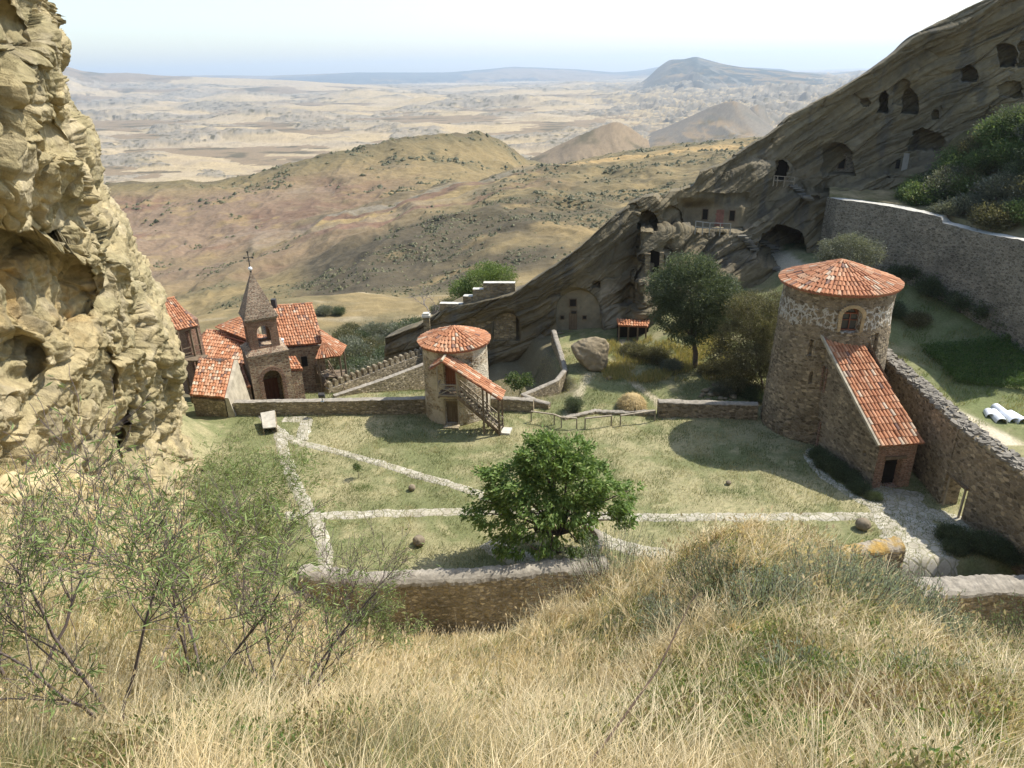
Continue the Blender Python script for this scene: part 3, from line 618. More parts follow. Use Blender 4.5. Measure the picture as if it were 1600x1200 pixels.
def tile_roof(name,TL,TR,BR,BL,parent,tw=.24,tl=.42,pale=.25,thick=.10,seed=1,ridge=False):
    rng=np.random.default_rng(seed); TL,TR,BR,BL=[np.array(tuple(p),float) for p in (TL,TR,BR,BL)]
    n=np.cross(BR-BL,TL-BL); n/=np.linalg.norm(n); n=n if n[2]>0 else -n; TR=TR.copy(); off=abs((TR-BL)@n); TR=(TL+(BR-BL)*np.linalg.norm(TR-TL)/np.linalg.norm(BR-BL)) if off>.12 else np.array([TR[0],TR[1],BL[2]-((TR-BL)[:2]@n[:2])/n[2]])
    wB=np.linalg.norm(BR-BL); wT=np.linalg.norm(TR-TL); sl=(np.linalg.norm(BL-TL)+np.linalg.norm(BR-TR))/2
    nc=max(2,round(wB/tw)); nr=max(2,round(sl/tl)); T=[];D=[];A_=[];W=[];Ln=[]
    for i in range(nr):
        v0=i/nr; v1=(i+1)/nr
        for j in range(nc):
            u=(j+.5)/nc; p0=(TL*(1-u)+TR*u)*(1-v0)+(BL*(1-u)+BR*u)*v0; p1=(TL*(1-u)+TR*u)*(1-v1)+(BL*(1-u)+BR*u)*v1
            d=p1-p0; l=np.linalg.norm(d); ww=(wT*(1-v0)+wB*v0)/nc
            jit=rng.normal(size=3)*.012
            T.append(p0+jit+n*.02); D.append(d/l); a=np.cross(n,d/l); A_.append(a/np.linalg.norm(a)); W.append(ww*1.02); Ln.append(l)
    V,F,C=tiles_mesh(np.array(T),np.array(D),np.array(A_),np.tile(n,(len(T),1)),np.array(W),np.array(Ln),rng,pale)
    # deck below the tiles
    q=[TL,TR,BR,BL]; k=len(V); V=np.concatenate([V,[p+n*.015 for p in q],[p-n*thick for p in q]]); F=np.concatenate([F,np.array([[0,1,2,3],[7,6,5,4],[0,4,5,1],[1,5,6,2],[2,6,7,3],[3,7,4,0]])+k]); C=np.concatenate([C,np.tile([[.30,.12,.07]],(6,1))])
    if ridge:
        m=max(2,round(wT/.4)); d=(TR-TL)/m
        tt=np.array([TL+d*i+n*.03 for i in range(m)]); dd=np.tile(d/np.linalg.norm(d),(m,1)); zz=np.tile([0,0,1.],(m,1)); aa=np.cross(zz,dd)
        V3,F3,C3=tiles_mesh(tt,dd,aa,zz,np.full(m,.3),np.full(m,np.linalg.norm(d)),rng,.8); F=np.concatenate([F,F3+len(V)]); V=np.concatenate([V,V3]); C=np.concatenate([C,C3])
    return npmesh(name,V,F,TILE,parent,fcol=C)
def cone_roof(name,c,R,z0,z1,parent,tw=.3,tl=.45,pale=.4,seed=3,rot=0):
    rng=np.random.default_rng(seed); cx,cy=c; sl=math.hypot(R,z1-z0); nr=round(sl/tl); T=[];D=[];A_=[];Nn=[];W=[];Ln=[]
    for i in range(nr):
        r0=R*i/nr+.02; r1=R*(i+1)/nr; n=max(8,round(2*math.pi*r1/tw)); 
        base=round(2*math.pi*R/tw); 
        while base%2==0 and base/2>n*1.05: base//=2
        n=max(10,int(2*math.pi*r1/tw)); za=z1+(z0-z1)*i/nr; zb=z1+(z0-z1)*(i+1)/nr
        for j in range(n):
            a=2*math.pi*(j+.5*(0))/n+rot; e=np.array([math.cos(a),math.sin(a),0]); p0=np.array([cx,cy,za])+e*r0; p1=np.array([cx,cy,zb])+e*r1; d=p1-p0; l=np.linalg.norm(d); d/=l
            ac=np.array([-math.sin(a),math.cos(a),0]); nm=np.cross(d,ac); nm=nm if nm[2]>0 else -nm
            T.append(p0+nm*.02+rng.normal(size=3)*.012); D.append(d); A_.append(ac); Nn.append(nm); W.append(2*math.pi*(r0*.35+r1*.65)/n*1.0); Ln.append(l)
    V,F,C=tiles_mesh(*[np.array(q) for q in (T,D,A_,Nn,W,Ln)],rng,pale)
    k=len(V); m=64; ang=np.linspace(0,2*math.pi,m,endpoint=False)
    ring=lambda r,z:np.stack([cx+np.cos(ang)*r,cy+np.sin(ang)*r,np.full(m,z)],1)
    rr=[ring(.01,z1+.02),ring(R,z0+.02),ring(R,z0-.1),ring(R-.35,z0-.12)]; V=np.concatenate([V]+rr); FF=[]
    for q in range(3):
        for j in range(m): FF.append((k+q*m+j,k+q*m+(j+1)%m,k+(q+1)*m+(j+1)%m,k+(q+1)*m+j))
    F=np.concatenate([F,FF]); C=np.concatenate([C,np.tile([[.28,.11,.065]],(len(FF),1))]); return npmesh(name,V,F,TILE,parent,fcol=C)
def round_wall(name,c,r0,r1,z0,z1,mat,parent,holes=(),res=.07,amp=.03,lean=(0,0)):
    """holes: (angle, half_width_m, zb, zt, depth, arched)"""
    nz=int((z1-z0)/res)+2; na=int(2*math.pi*r0/res); a=np.linspace(0,2*math.pi,na+1)[None]+0*np.zeros((nz,1)); z=np.linspace(z0,z1,nz)[:,None]+0*a
    r=r0+(r1-r0)*(z-z0)/(z1-z0); P=np.stack([c[0]+np.cos(a)*r,c[1]+np.sin(a)*r,z],-1); seam=P.copy()
    ds=fbm(seam*3.,3,1)*amp+fbm(seam*.6,2)*amp*1.5; r=r+ds
    for an,hw,zb,zt,dp,ar in holes:
        da=(a-an+math.pi)%(2*math.pi)-math.pi; x=da*r0
        top=np.where(ar, zt-hw+np.sqrt(np.clip(hw*hw-x*x,0,None)), zt)
        mk=(np.abs(x)<hw)&(z>zb)&(z<top); r=np.where(mk,r-ds-dp,r)
    P=np.stack([c[0]+np.cos(a)*r,c[1]+np.sin(a)*r,z],-1)
    return gridmesh(name,P,mat,parent=parent,smooth=False)
def at_round(c,r,an,x,z,out=0.):
    e=Vector((math.cos(an),math.sin(an),0)); t=Vector((-math.sin(an),math.cos(an),0)); return Vector((c[0],c[1],0))+e*(r+out)+t*x+Vector((0,0,z))
def wall_run(name,label,cat,pts,th,mats,capw=.35,res=.16,amp=.05,group=None,taper=.06,capmat=1,flat=False):
    """free-standing wall along pts (x,y,ztop,zbottom) with a rounded or flat cap"""
    pts=np.array(pts,float); seglen=np.r_[0,np.cumsum(np.hypot(*np.diff(pts[:,:2],axis=0).T))]; n=int(seglen[-1]/res)+2; s=np.linspace(0,seglen[-1],n)
    # soften corners of the plan
    g=np.stack([np.interp(s,seglen,pts[:,i]) for i in range(4)],1)
    d=np.gradient(g[:,:2],axis=0); d/=np.linalg.norm(d,axis=1)[:,None]; nr=np.stack([-d[:,1],d[:,0]],1)
    hgt=(g[:,2]-g[:,3]); m=max(3,int(hgt.max()/res)); prof=[]
    for k in range(m+1): t=k/m; prof.append((-1-taper*(1-t),t,0))
    nc=3 if flat else 8
    for k in range(1,nc): q=k/nc; prof.append((-math.cos(math.pi*q),1, capw*(math.sin(math.pi*q) if not flat else .12 if 0<k<nc else 0)))
    for k in range(m+1): t=1-k/m; prof.append((1+taper*(1-t),t,0))
    rows=[]
    for off,t,cz in prof:
        xy=g[:,:2]+nr*(off*th/2); z=g[:,3]+hgt*t+cz; rows.append(np.c_[xy,z])
    P=np.stack(rows,0); 
    # close both ends
    e0=P[:,:1].copy(); e1=P[:,-1:].copy(); c0=e0.copy(); c1=e1.copy(); c0[...,:2]=g[0,:2]; c1[...,:2]=g[-1,:2]; P=np.concatenate([c0,P,c1],1)
    ds=fbm(P*2.6,3,1)[...,None]*amp; P=P+ds*np.array([nr[:,0].mean(),nr[:,1].mean(),.8])*1.0+ fbm(P*.7+30,2)[...,None]*amp*np.array([.5,.5,1.])
    cx=float(pts[:,0].mean()); cy=float(pts[:,1].mean())
    h,w=P.shape[:2]; F=gridfaces(h,w); r=np.repeat(np.arange(h-1),w-1); mi=((r>=m)&(r<m+nc)).astype(int)*capmat
    o=npmesh(name,P.reshape(-1,3)-np.array([cx,cy,0]),F,mats,mi=mi,smooth=False); o.location=(cx,cy,0)
    bpy.context.view_layer.update()
    return tag(o,label,cat,group)
def arch_wall(mb,o,ex,W,z0,z1,tv,hole,mi=0,n=10):
    """wall panel from point o along ex, thickness vector tv, with an arched hole (cx,hw,zb,zspring)"""
    o=Vector(o); ex=Vector(ex).normalized(); tv=Vector(tv); cx,hw,zb,zs=hole
    def P(x,z): return Vector((o.x,o.y,0))+ex*x+Vector((0,0,z))
    def pan(x0,x1,a0,a1,b0,b1):
        f=[P(x0,a0),P(x1,a1),P(x1,b1),P(x0,b0)]; mb.hexa(f,[p+tv for p in f],mi)
    pan(0,cx-hw,z0,z0,z1,z1); pan(cx+hw,W,z0,z0,z1,z1)
    if zb>z0+.01: pan(cx-hw,cx+hw,z0,z0,zb,zb)
    for k in range(n):
        a=-hw+2*hw*k/n; b=-hw+2*hw*(k+1)/n; za=zs+math.sqrt(max(0,hw*hw-a*a)); zb2=zs+math.sqrt(max(0,hw*hw-b*b)); pan(cx+a,cx+b,za,zb2,z1,z1)
def plank_door(name,c,ex,w,h,parent,mat,out,arched=False,n=5):
    """vertical boards; c is bottom centre"""
    mb=MB(); ex=Vector(ex).normalized(); out=Vector(out).normalized(); c=Vector(c); bw=w/n
    for k in range(n):
        x=-w/2+bw*(k+.5); hh=h-(w/2-math.sqrt(max(0,w*w/4-x*x))*1 if arched else 0); mb.box(c+ex*x+Vector((0,0,hh/2)),ex*(bw*.47),out*.03,(0,0,hh/2))
    for z in (.22,.78): mb.box(c+Vector((0,0,h*z*.92))+out*.045,ex*(w*.46),out*.02,(0,0,.06))
    return mb.obj(name,mat,parent)
def frame(name,c,ex,w,h,parent,mat,out,t=.07,d=.08,mull=True):
    mb=MB(); ex=Vector(ex).normalized(); out=Vector(out).normalized(); c=Vector(c); Zv=Vector((0,0,1))
    for sx in (-1,1): mb.box(c+ex*(sx*w/2)+Zv*h/2,ex*t/2,out*d/2,Zv*(h/2+t/2))
    for z in (0,h): mb.box(c+Zv*z,ex*(w/2-t/2-.002),out*(d/2-.003),Zv*t/2)
    if mull:
        mb.box(c+Zv*h/2,ex*t*.35,out*d*.3,Zv*(h/2-t/2)); mb.box(c+Zv*h*.6,ex*(w/2-t/2),out*d*.25,Zv*t*.3)
    return mb.obj(name,mat,parent)
def slab(name,c,ex,w,h,parent,mat,out,d=.02):
    mb=MB(); ex=Vector(ex).normalized(); out=Vector(out).normalized(); c=Vector(c); mb.box(c+Vector((0,0,h/2)),ex*w/2,out*d,Vector((0,0,h/2))); return mb.obj(name,mat,parent)
# ================================================================ MIDDLE ROUND TOWER
def mid_tower():
    c=(-4.4,52.0); r=2.5; t=thing('round_tower','small round plastered tower with conical tile roof and wooden stair canopy','tower',(c[0],c[1],0))
    an=math.radians(-97); hole=[(an,.52,0.12,2.15,.3,False),(an+.02,.5,3.1,5.15,.3,False),(math.radians(-60),.2,5.0,5.35,.25,False),(math.radians(-118),.12,3.2,3.5,.2,False)]
    round_wall('wall',c,r*1.05,r,-.6,6.25,ST_MID,t,hole)
    cone_roof('roof',c,2.78,6.15,7.2,t,pale=.35)
    E=Vector((-math.sin(an),math.cos(an),0)); Rn=Vector((math.cos(an),math.sin(an),0))
    plank_door('door',at_round(c,r*1.03,an,0,.14,-.27),E,1.0,1.98,t,WOOD,Rn); o=frame('door_frame',at_round(c,r*1.04,an,0,.14,.0),E,1.04,2.02,t,WOODL,Rn,.1,.14,False)
    plank_door('door',at_round(c,r,an+.02,0,3.12,-.27),E,.96,2.0,t,WOODR,Rn)
    mb=MB(); mb.box(at_round(c,r*1.05,an,0,.06,.35),E*.6,Rn*.3,(0,0,.07)); mb.obj('door_step',ST_LOW,t)
    # balcony in front of the upper door
    mb=MB(); fz=2.9
    mb.box(at_round(c,r,an,0,fz,.5),E*.75,Rn*.55,(0,0,.06))
    for x in (-.72,.72): mb.bar(at_round(c,r,an,x,fz-.1,.0),at_round(c,r,an,x,fz-.1,1.05),.06)
    mb.obj('balcony_floor',WOOD,t)
    out=1.0
    for x in (-.72,.72): mb=MB(); mb.bar(at_round(c,r,an,x,fz,out),at_round(c,r,an,x,5.35,out),.055); mb.obj('balcony_post',WOODL,t)
    mb=MB(); a=at_round(c,r,an,-.72,fz,out); b=at_round(c,r,an,.72,fz,out)
    for z in (.08,.92): mb.bar(a+Vector((0,0,z)),b+Vector((0,0,z)),.04)
    mb.bar(a+Vector((0,0,.1)),b+Vector((0,0,.9)),.025); mb.bar(a+Vector((0,0,.9)),b+Vector((0,0,.1)),.025)
    a=at_round(c,r,an,-.72,fz,.1); b=at_round(c,r,an,-.72,fz,out)
    for z in (.08,.92): mb.bar(a+Vector((0,0,z)),b+Vector((0,0,z)),.04)
    mb.obj('balcony_railing',WOODL,t)
    # stair from the balcony down to the right
    top=at_round(c,r,an,.75,fz,.55); dirn=(E*1.0+Rn*.10).normalized(); run=3.25; bot=top+dirn*run; bot.z=.05
    side=Vector((-dirn.y,dirn.x,0)); wdt=.46
    mb=MB()
    for sd_ in (-1,1): mb.bar(top+side*wdt*sd_,bot+side*wdt*sd_,.045,.13)
    mb.obj('stair_stringers',WOOD,t)
    mb=MB()
    for k in range(12):
        f=(k+.6)/12.3; p=lerpv(top,bot,f); mb.box(p+Vector((0,0,.05)),dirn*.13,side*(wdt+.02),(0,0,.025))
    mb.obj('stair_treads',WOODL,t)
    mb=MB()
    for sd_ in (-1,1):
        for h_ in (.45,.9): mb.bar(top+side*wdt*sd_*1.05+Vector((0,0,h_)),bot+side*wdt*sd_*1.05+Vector((0,0,h_)),.032)
        for k in range(6): p=lerpv(top,bot,k/5)+side*wdt*sd_*1.05; mb.bar(p,p+Vector((0,0,.92)),.03)
        for k in range(5): p=lerpv(top,bot,k/5)+side*wdt*sd_*1.05; q=lerpv(top,bot,(k+1)/5)+side*wdt*sd_*1.05; mb.bar(p+Vector((0,0,.1)),q+Vector((0,0,.85)),.018); mb.bar(p+Vector((0,0,.85)),q+Vector((0,0,.1)),.018)
    mb.obj('stair_railing',WOODL,t)
    mb=MB(); pb=[lerpv(top,bot,.62),lerpv(top,bot,.98)]
    for p in pb:
        for sd_ in (-1,1): mb=MB(); q=p+side*(wdt+.14)*sd_; q.z=0; tz=5.6-(q-top).dot(dirn)*.80; mb.bar(q,Vector((q.x,q.y,tz-.2)),.075); mb.obj('canopy_post',WOOD,t)
    # canopy: long tiled roof sloping down to the right, short slope to the left over the balcony
    A1=top+side*.75-dirn*.95; A2=top-side*.72-dirn*.95; A1.z=5.88; A2.z=5.78; B1=bot+side*.75+dirn*.15; B2=bot-side*.72+dirn*.15; B1.z=3.05; B2.z=2.95
    tile_roof('canopy_roof',A1,A2,B2,B1,t,.24,.42,.5,.07,5)
    L1=A1-dirn*.95; L2=A2-dirn*.95; L1.z=5.2; L2.z=5.1; tile_roof('canopy_roof',A2,A1,L1,L2,t,.24,.4,.5,.07,6)
    mb=MB(); mb.tube([A1+Vector((0,0,.09)),A2+Vector((0,0,.09))+ -side*.03],.1,8); mb.obj('canopy_ridge',PLAST,t)
    for x in (bot+dirn*.35,):
        mb=MB(); mb.box((x.x,x.y,.06),dirn*.35,side*.5,(0,0,.09)); mb.obj('stair_foot_slab',COPE,t)
mid_tower()
# ================================================================ LARGE ROUND TOWER WITH STAIR WING
def big_tower():
    c=(23.25,48.5); t=thing('round_tower','large round brown stone tower with white mortar belt and tiled stair wing','tower',(c[0],c[1],0))
    an=math.radians(-98); slits=[(math.radians(-133),.13,6.6,7.7,.35,False),(math.radians(-66),.14,6.9,8.3,.35,False),(an-.52,.1,4.6,5.4,.3,False)]
    round_wall('wall',c,4.1,3.6,-.8,11.2,ST_BAND,t,[(an,.62,8.55,10.25,.45,True)]+slits,res=.085,amp=.06)
    cone_roof('roof',c,3.98,11.1,12.55,t,tw=.27,tl=.5,pale=.6,seed=9)
    E=Vector((-math.sin(an),math.cos(an),0)); Rn=Vector((math.cos(an),math.sin(an),0))
    # brick arch round the window
    mb=MB()
    for k in range(15):
        a=math.pi*k/14; 
        p=at_round(c,3.70,an,math.cos(a)*.76,9.6+math.sin(a)*.74,.02); mb.box(p,E*.085*abs(math.sin(a))+E*.11*abs(math.cos(a)),Rn*.08,(0,0,.07+.04*abs(math.sin(a))))
    for sx in (-1,1):
        for k in range(7): mb.box(at_round(c,3.70,an,sx*.72,8.65+k*.145,.02),E*.1,Rn*.07,(0,0,.062))
    w=mb.obj('window_surround',m_plain('buff_brick',(.40,.30,.17),.9,.3,4,.4,.02),t)
    frame('window_frame',at_round(c,3.66,an,0,8.62,-.30),E,1.05,1.15,t,WOODR,Rn,.09,.08); slab('window_pane',at_round(c,3.66,an,0,8.6,-.41),E,1.15,1.45,t,GLASS,Rn)
    mb=MB()
    for k in range(7): 
        a=math.pi*(k+.5)/7; mb.box(at_round(c,3.66,an,math.cos(a)*.44,9.78+math.sin(a)*.40,-.33),E*.12,Rn*.03,(0,0,.1))
    mb.obj('window_lintel',WOODR,t)
    # stair wing
    A=Vector((21.35,45.9,0)); B=Vector((22.85,38.8,0)); C=Vector((25.35,39.0,0)); D=Vector((24.1,45.6,0)); zb,zt=3.35,8.35
    mb=MB(); n=24
    def wallgrid(p,q,z0a,z1p,z1q,name,mat,door=None,th=.4):
        L_=(q-p).length; ex=(q-p).normalized(); nn=Vector((ex.y,-ex.x,0)); res=.085; nu=int(L_/res)+2; nv=int(max(z1p,z1q)/res)+6
        u=np.linspace(0,L_,nu)[None]; v=np.linspace(0,1,nv)[:,None]; z=z0a+(z1p+(z1q-z1p)*u/L_-z0a)*v
        X=np.stack([p.x+ex.x*u+0*v,p.y+ex.y*u+0*v,z],-1); ds=fbm(X*3,3,1)*.03
        if door:
            for (c0,hw,b0,t0,dp) in door: mk=(np.abs(u-c0)<hw)&(z>b0)&(z<t0); ds=np.where(mk,-dp,ds)
        X=X+ds[...,None]*np.array([nn.x,nn.y,0]); return gridmesh(name,X,mat,parent=t,smooth=False),ex,nn
    _,ex,nn=wallgrid(A,B,-.7,zt,zb,'wing_wall',ST_BIG,[(.95,.42,.05,2.1,.45),(1.05,.15,4.2,6.0,.35),(6.1,.12,1.9,2.15,.2)])
    plank_door('door',A+ex*.95-nn*.4+Vector((0,0,.06)),ex,.82,2.0,t,WOOD,nn)
    for sx in (-1,1):
        mb=MB()
        for k in range(12): mb.box(A+ex*(.95+sx*(.5+.05*(k%2)))+nn*.02+Vector((0,0,.12+k*.17)),ex*.09,nn*.05,(0,0,.075))
        mb.obj('door_jamb',REDB,t)
    for sx in (-1,1):
        mb=MB()
        for k in range(11): mb.box(A+ex*(1.05+sx*(.2+.04*(k%2)))+nn*.02+Vector((0,0,4.25+k*.17)),ex*.06,nn*.05,(0,0,.075))
        mb.obj('slit_jamb',REDB,t)
    _,ex,nn=wallgrid(B,C,-.7,zb,zb,'wing_end_wall',REDB,[(1.2,.55,.05,2.15,.5)])
    plank_door('door',B+ex*1.2-nn*.46+Vector((0,0,.06)),ex,1.08,2.08,t,DARK,nn)  # boards coloured near-black, painting in the shade of the doorway
    mb=MB(); mb.box(B+ex*1.2+nn*.05+Vector((0,0,2.26)),ex*.7,nn*.07,(0,0,.1)); mb.obj('lintel',WOOD,t)
    wallgrid(C,D,-.7,zb,zt,'wing_wall',ST_BIG)
    up=Vector((0,0,.06)); o=.14
    TL=A+Vector((-.18,0,zt))+up; TR=Vector((23.45,45.2,zt))+up; BR=C+Vector((.25,-.22,zb-.12))+up; BL=B+Vector((-.12,-.25,zb-.12))+up
    TL2=TL+Vector((.0,.1,.05)); tile_roof('wing_roof',TL2,TR,BR,BL,t,.27,.5,.35,.14,12)
    mb=MB(); mb.bar(TL2+Vector((-.1,0,.02)),BL+Vector((-.1,0,.02)),.07,.09); mb.obj('verge_mortar',PLAST,t)
big_tower()
# ================================================================ CURTAIN WALL WITH GATE
def curtain():
    t=thing('curtain_wall','high rubble curtain wall with rough stone coping and open gateway beside the stair wing','wall',(26.5,40,0))
    # segments run from the tower towards the viewer; the gate is a gap between them
    P0=(27.3,48.2); P1=(26.1,38.2); G0=(26.55,36.9); G1=(26.75,35.3); P2=(28.2,28.6); P3=(29.3,24.)
    ins=[(26.0,38.9),(26.35,36.95),(26.55,35.2),(27.1,30.6),(28.3,24.)]
    def seg_(a,b,za,zb_,z0,hole=None):
        pass
    o=wall_run('wall_length',None,None,[(27.6,49.5,5.3,-.6),(27.15,42.,5.2,-.6),(26.75,36.95,5.1,-.6)],1.0,[ST_BIG,ST_WALL],.25,.12,.07); pts=[o]
    o=wall_run('wall_length',None,None,[(27.0,35.25,5.0,-.6),(27.9,30.,4.5,-.6),(29.6,22.,3.6,-.8)],1.05,[ST_BIG,ST_WALL],.25,.12,.07); pts.append(o)
    o=wall_run('wall_over_gate',None,None,[(26.76,36.98,5.1,2.25),(26.99,35.22,5.0,2.25)],1.02,[ST_BIG,ST_WALL],.25,.12,.06); pts.append(o)
    # rough crest stones
    rng=np.random.default_rng(4); mb=MB(); ln=[(27.6,49.5,5.45),(27.15,42.,5.35),(26.75,36.95,5.25),(27.0,35.25,5.15),(27.9,30.,4.65),(29.6,22.,3.8)]
    L_=np.array(ln); sg=np.r_[0,np.cumsum(np.linalg.norm(np.diff(L_[:,:2],axis=0),axis=1))]
    for k in range(750):
        s=rng.random()*sg[-1]; p=[np.interp(s,sg,L_[:,i]) for i in range(3)]; ax=rng.normal(size=3)*.03; sz=.07+.1*rng.random(3)
        th=rng.random()*3.1; e1=Vector((math.cos(th),math.sin(th),.25*rng.normal())).normalized(); e2=Vector((-math.sin(th),math.cos(th),.2*rng.normal())).normalized(); e3=e1.cross(e2)
        off=rng.uniform(-.5,.5); mb.box((p[0]+off,p[1]+ax[1],p[2]-.02+.10*(1-abs(off)*1.6)),e1*sz[0]*1.2,e2*sz[1],e3*sz[2]*.8)
    pts.append(mb.obj('crest_stones',m_plain('crest_stone',(.22,.195,.155),.95,.4,3,.6,.03)))
    mb=MB(); mb.box((26.86,36.1,2.18),(.62,0,0),(0,1.0,0),(0,0,.08)); pts.append(mb.obj('gate_lintel',WOOD))
    mb=MB(); mb.box((26.35,36.8,1.1),(.04,0,0),(0,.06,0),(0,0,1.1)); mb.box((26.42,35.35,1.1),(.04,0,0),(0,.06,0),(0,0,1.1)); pts.append(mb.obj('gate_frame',WOODL))
    for o in pts:
        o.parent=t; o.matrix_parent_inverse=t.matrix_world.inverted()
        for k in ('label','category','group'): 
            if k in o: del o[k]
curtain()
# ================================================================ OTHER WALLS
RETW=[]
for a_,b_,y_ in ((1300,306,76.),(1316,309,74.),(1400,320,70.),(1475,336,66.),(1478,345,65.8),(1540,361,62.),(1600,372,58.5),(1680,388,54.)):
    q_=PY(a_,b_,y_); RETW.append((q_.x,q_.y,q_.z-.1,.6))
wall_run('retaining_wall','tall grey coursed stone retaining wall under the shrub slope with white coping','wall',RETW,1.1,[ST_GREY,COPE],.12,.2,.05,flat=True)
wall_run('low_wall','near rounded mortar-capped wall along the foot of the grass slope','wall',[(-11.8,31.6,.2,-3.2),(-8,30.7,.3,-3.6),(-2.5,30.5,.5,-3.8),(2.5,31.0,.6,-3.2),(4.9,31.3,.5,-2.6)],1.15,[ST_LOW,CAP],.42,.1,.11)
wall_run('low_wall','short lichen-covered wall end beside the paved path and grey sagebrush','wall',[(15.4,30.2,1.2,-2.5),(18.2,30.6,1.5,-2.5),(20.4,31.0,1.55,-2.4)],1.0,[ST_LOW,LICH],.35,.1,.09)
wall_run('low_wall','low thick wall at the right with a dark shaded near face','wall',[(19.9,28.2,.9,-3.4),(23.5,28.2,1.0,-3.4),(28.6,28.0,1.0,-3.4)],1.5,[ST_LOW,CAP],.3,.1,.08)
wall_run('yard_wall','long straight stone wall between the chapel and the small tower','wall',[(-22.6,52.5,1.15,-.5),(-14.5,52.2,1.2,-.5),(-6.8,51.9,1.3,-.5)],.6,[ST_LOW,CAP],.08,.12,.04,flat=True)
wall_run('yard_wall','short stone wall right of the tower stair foot','wall',[(-1.7,52.2,1.05,-.6),(1.7,51.6,1.0,-.6)],.6,[ST_LOW,CAP],.1,.1,.05)
wall_run('yard_wall','freestanding stone wall between rail fence and large tower','wall',[(11.4,50.2,1.25,-.5),(14.5,50.0,1.15,-.5),(18.9,49.3,1.2,-.5)],.7,[ST_BIG,CAP],.12,.1,.06)
wall_run('curved_wall','thin curving stone wall dropping from the boulder round the rock pit','wall',[(4.2,65.5,1.9,-2.5),(4.6,61.,1.2,-2.6),(4.8,58.4,.75,-2.6),(3.9,56.4,.6,-2.6),(2.3,55.0,.5,-2.4),(.9,53.9,.45,-1.6),(1.8,52.6,.5,-.6),(3.0,51.9,.45,-.5)],.45,[ST_LOW,CAP],.12,.1,.06)
wall_run('stone_edging','low crumbled stone edging behind the rail fence','wall',[(4.0,50.0,.12,-.3),(6.5,50.9,.2,-.3),(9.0,50.6,.18,-.3),(11.2,50.4,.3,-.3)],.45,[ST_LOW,CAP],.1,.09,.08)
wall_run('ramp_wall','cobbled ramp wall with pale coping left of the small tower','wall',[(-16.6,60.2,-2.0,-5),(-12.5,63.0,-1.7,-5),(-8.2,66.6,-1.4,-5)],.55,[ST_LOW,CAP],.1,.12,.04,flat=True)
def stepped():
    t=thing('stepped_wall','stepped stone wall with pale copings behind the small tower','wall',(-3,69.5,0))
    for a,b,zt in (((-7.2,70.6),(-4.7,70.2),3.5),((-4.7,70.2),(-3.7,70.0),4.35),((-3.7,70.0),(-2.6,69.9),5.1),((-2.6,69.9),(.6,69.6),5.75)):
        o=wall_run('wall_step',None,None,[(*a,zt,-3),(*b,zt,-3)],.7,[ST_WALL,COPE],.09,.14,.02,flat=True); o.parent=t; o.matrix_parent_inverse=t.matrix_world.inverted()
    t2=thing('gate_pillar','short stone pillar with pale cap left of the stepped wall','pillar',(-8.6,69.5,-3)); mb=MB(); mb.box((-8.6,69.5,-.4),(.32,0,0),(0,.32,0),(0,0,2.8)); mb.obj('shaft',ST_WALL,t2); mb=MB(); mb.box((-8.6,69.5,2.5),(.42,0,0),(0,.42,0),(0,0,.1)); mb.box((-8.6,69.5,2.7),(.3,0,0),(0,.3,0),(0,0,.1)); mb.obj('cap',COPE,t2)
stepped()
def crenel():
    t=thing('crenellated_wall','low stone wall topped with a row of rounded merlons above the ramp','wall',(-13,66,-3))
    a=Vector((-17.6,61.8,-2.6)); b=Vector((-8.6,70.,-2.1)); o=wall_run('wall_base',None,None,[(a.x,a.y,a.z+.6,-6),(b.x,b.y,b.z+.6,-6)],.6,[ST_LOW,CAP],.06,.14,.03,flat=True); o.parent=t; o.matrix_parent_inverse=t.matrix_world.inverted()
    n=19; d=(b-a).normalized(); d.z=0; nn=Vector((-d.y,d.x,0)); proto=None
    for k in range(n):
        p=lerpv(a,b,(k+.5)/n)+Vector((0,0,.6))
        if proto is None:
            prof=[(-.2,0),(-.2,.42)]+[(-.2*math.cos(math.pi*q/6),.42+.22*math.sin(math.pi*q/6)) for q in range(1,6)]+[(.2,.42),(.2,0)]
            V=[d*x+nn*(-.26)+Vector((0,0,z)) for x,z in prof]+[d*x+nn*.26+Vector((0,0,z)) for x,z in prof]; m=len(prof); mb=MB(); mb.add(V,[tuple(range(m))[::-1],tuple(range(m,2*m))]+[(i,(i+1)%m,m+(i+1)%m,m+i) for i in range(m)]); o=mb.obj('merlon',ST_LOW); proto=o
        else: o=link(proto.copy())
        o.parent=t; o.matrix_parent_inverse=t.matrix_world.inverted(); o.location=p
crenel()
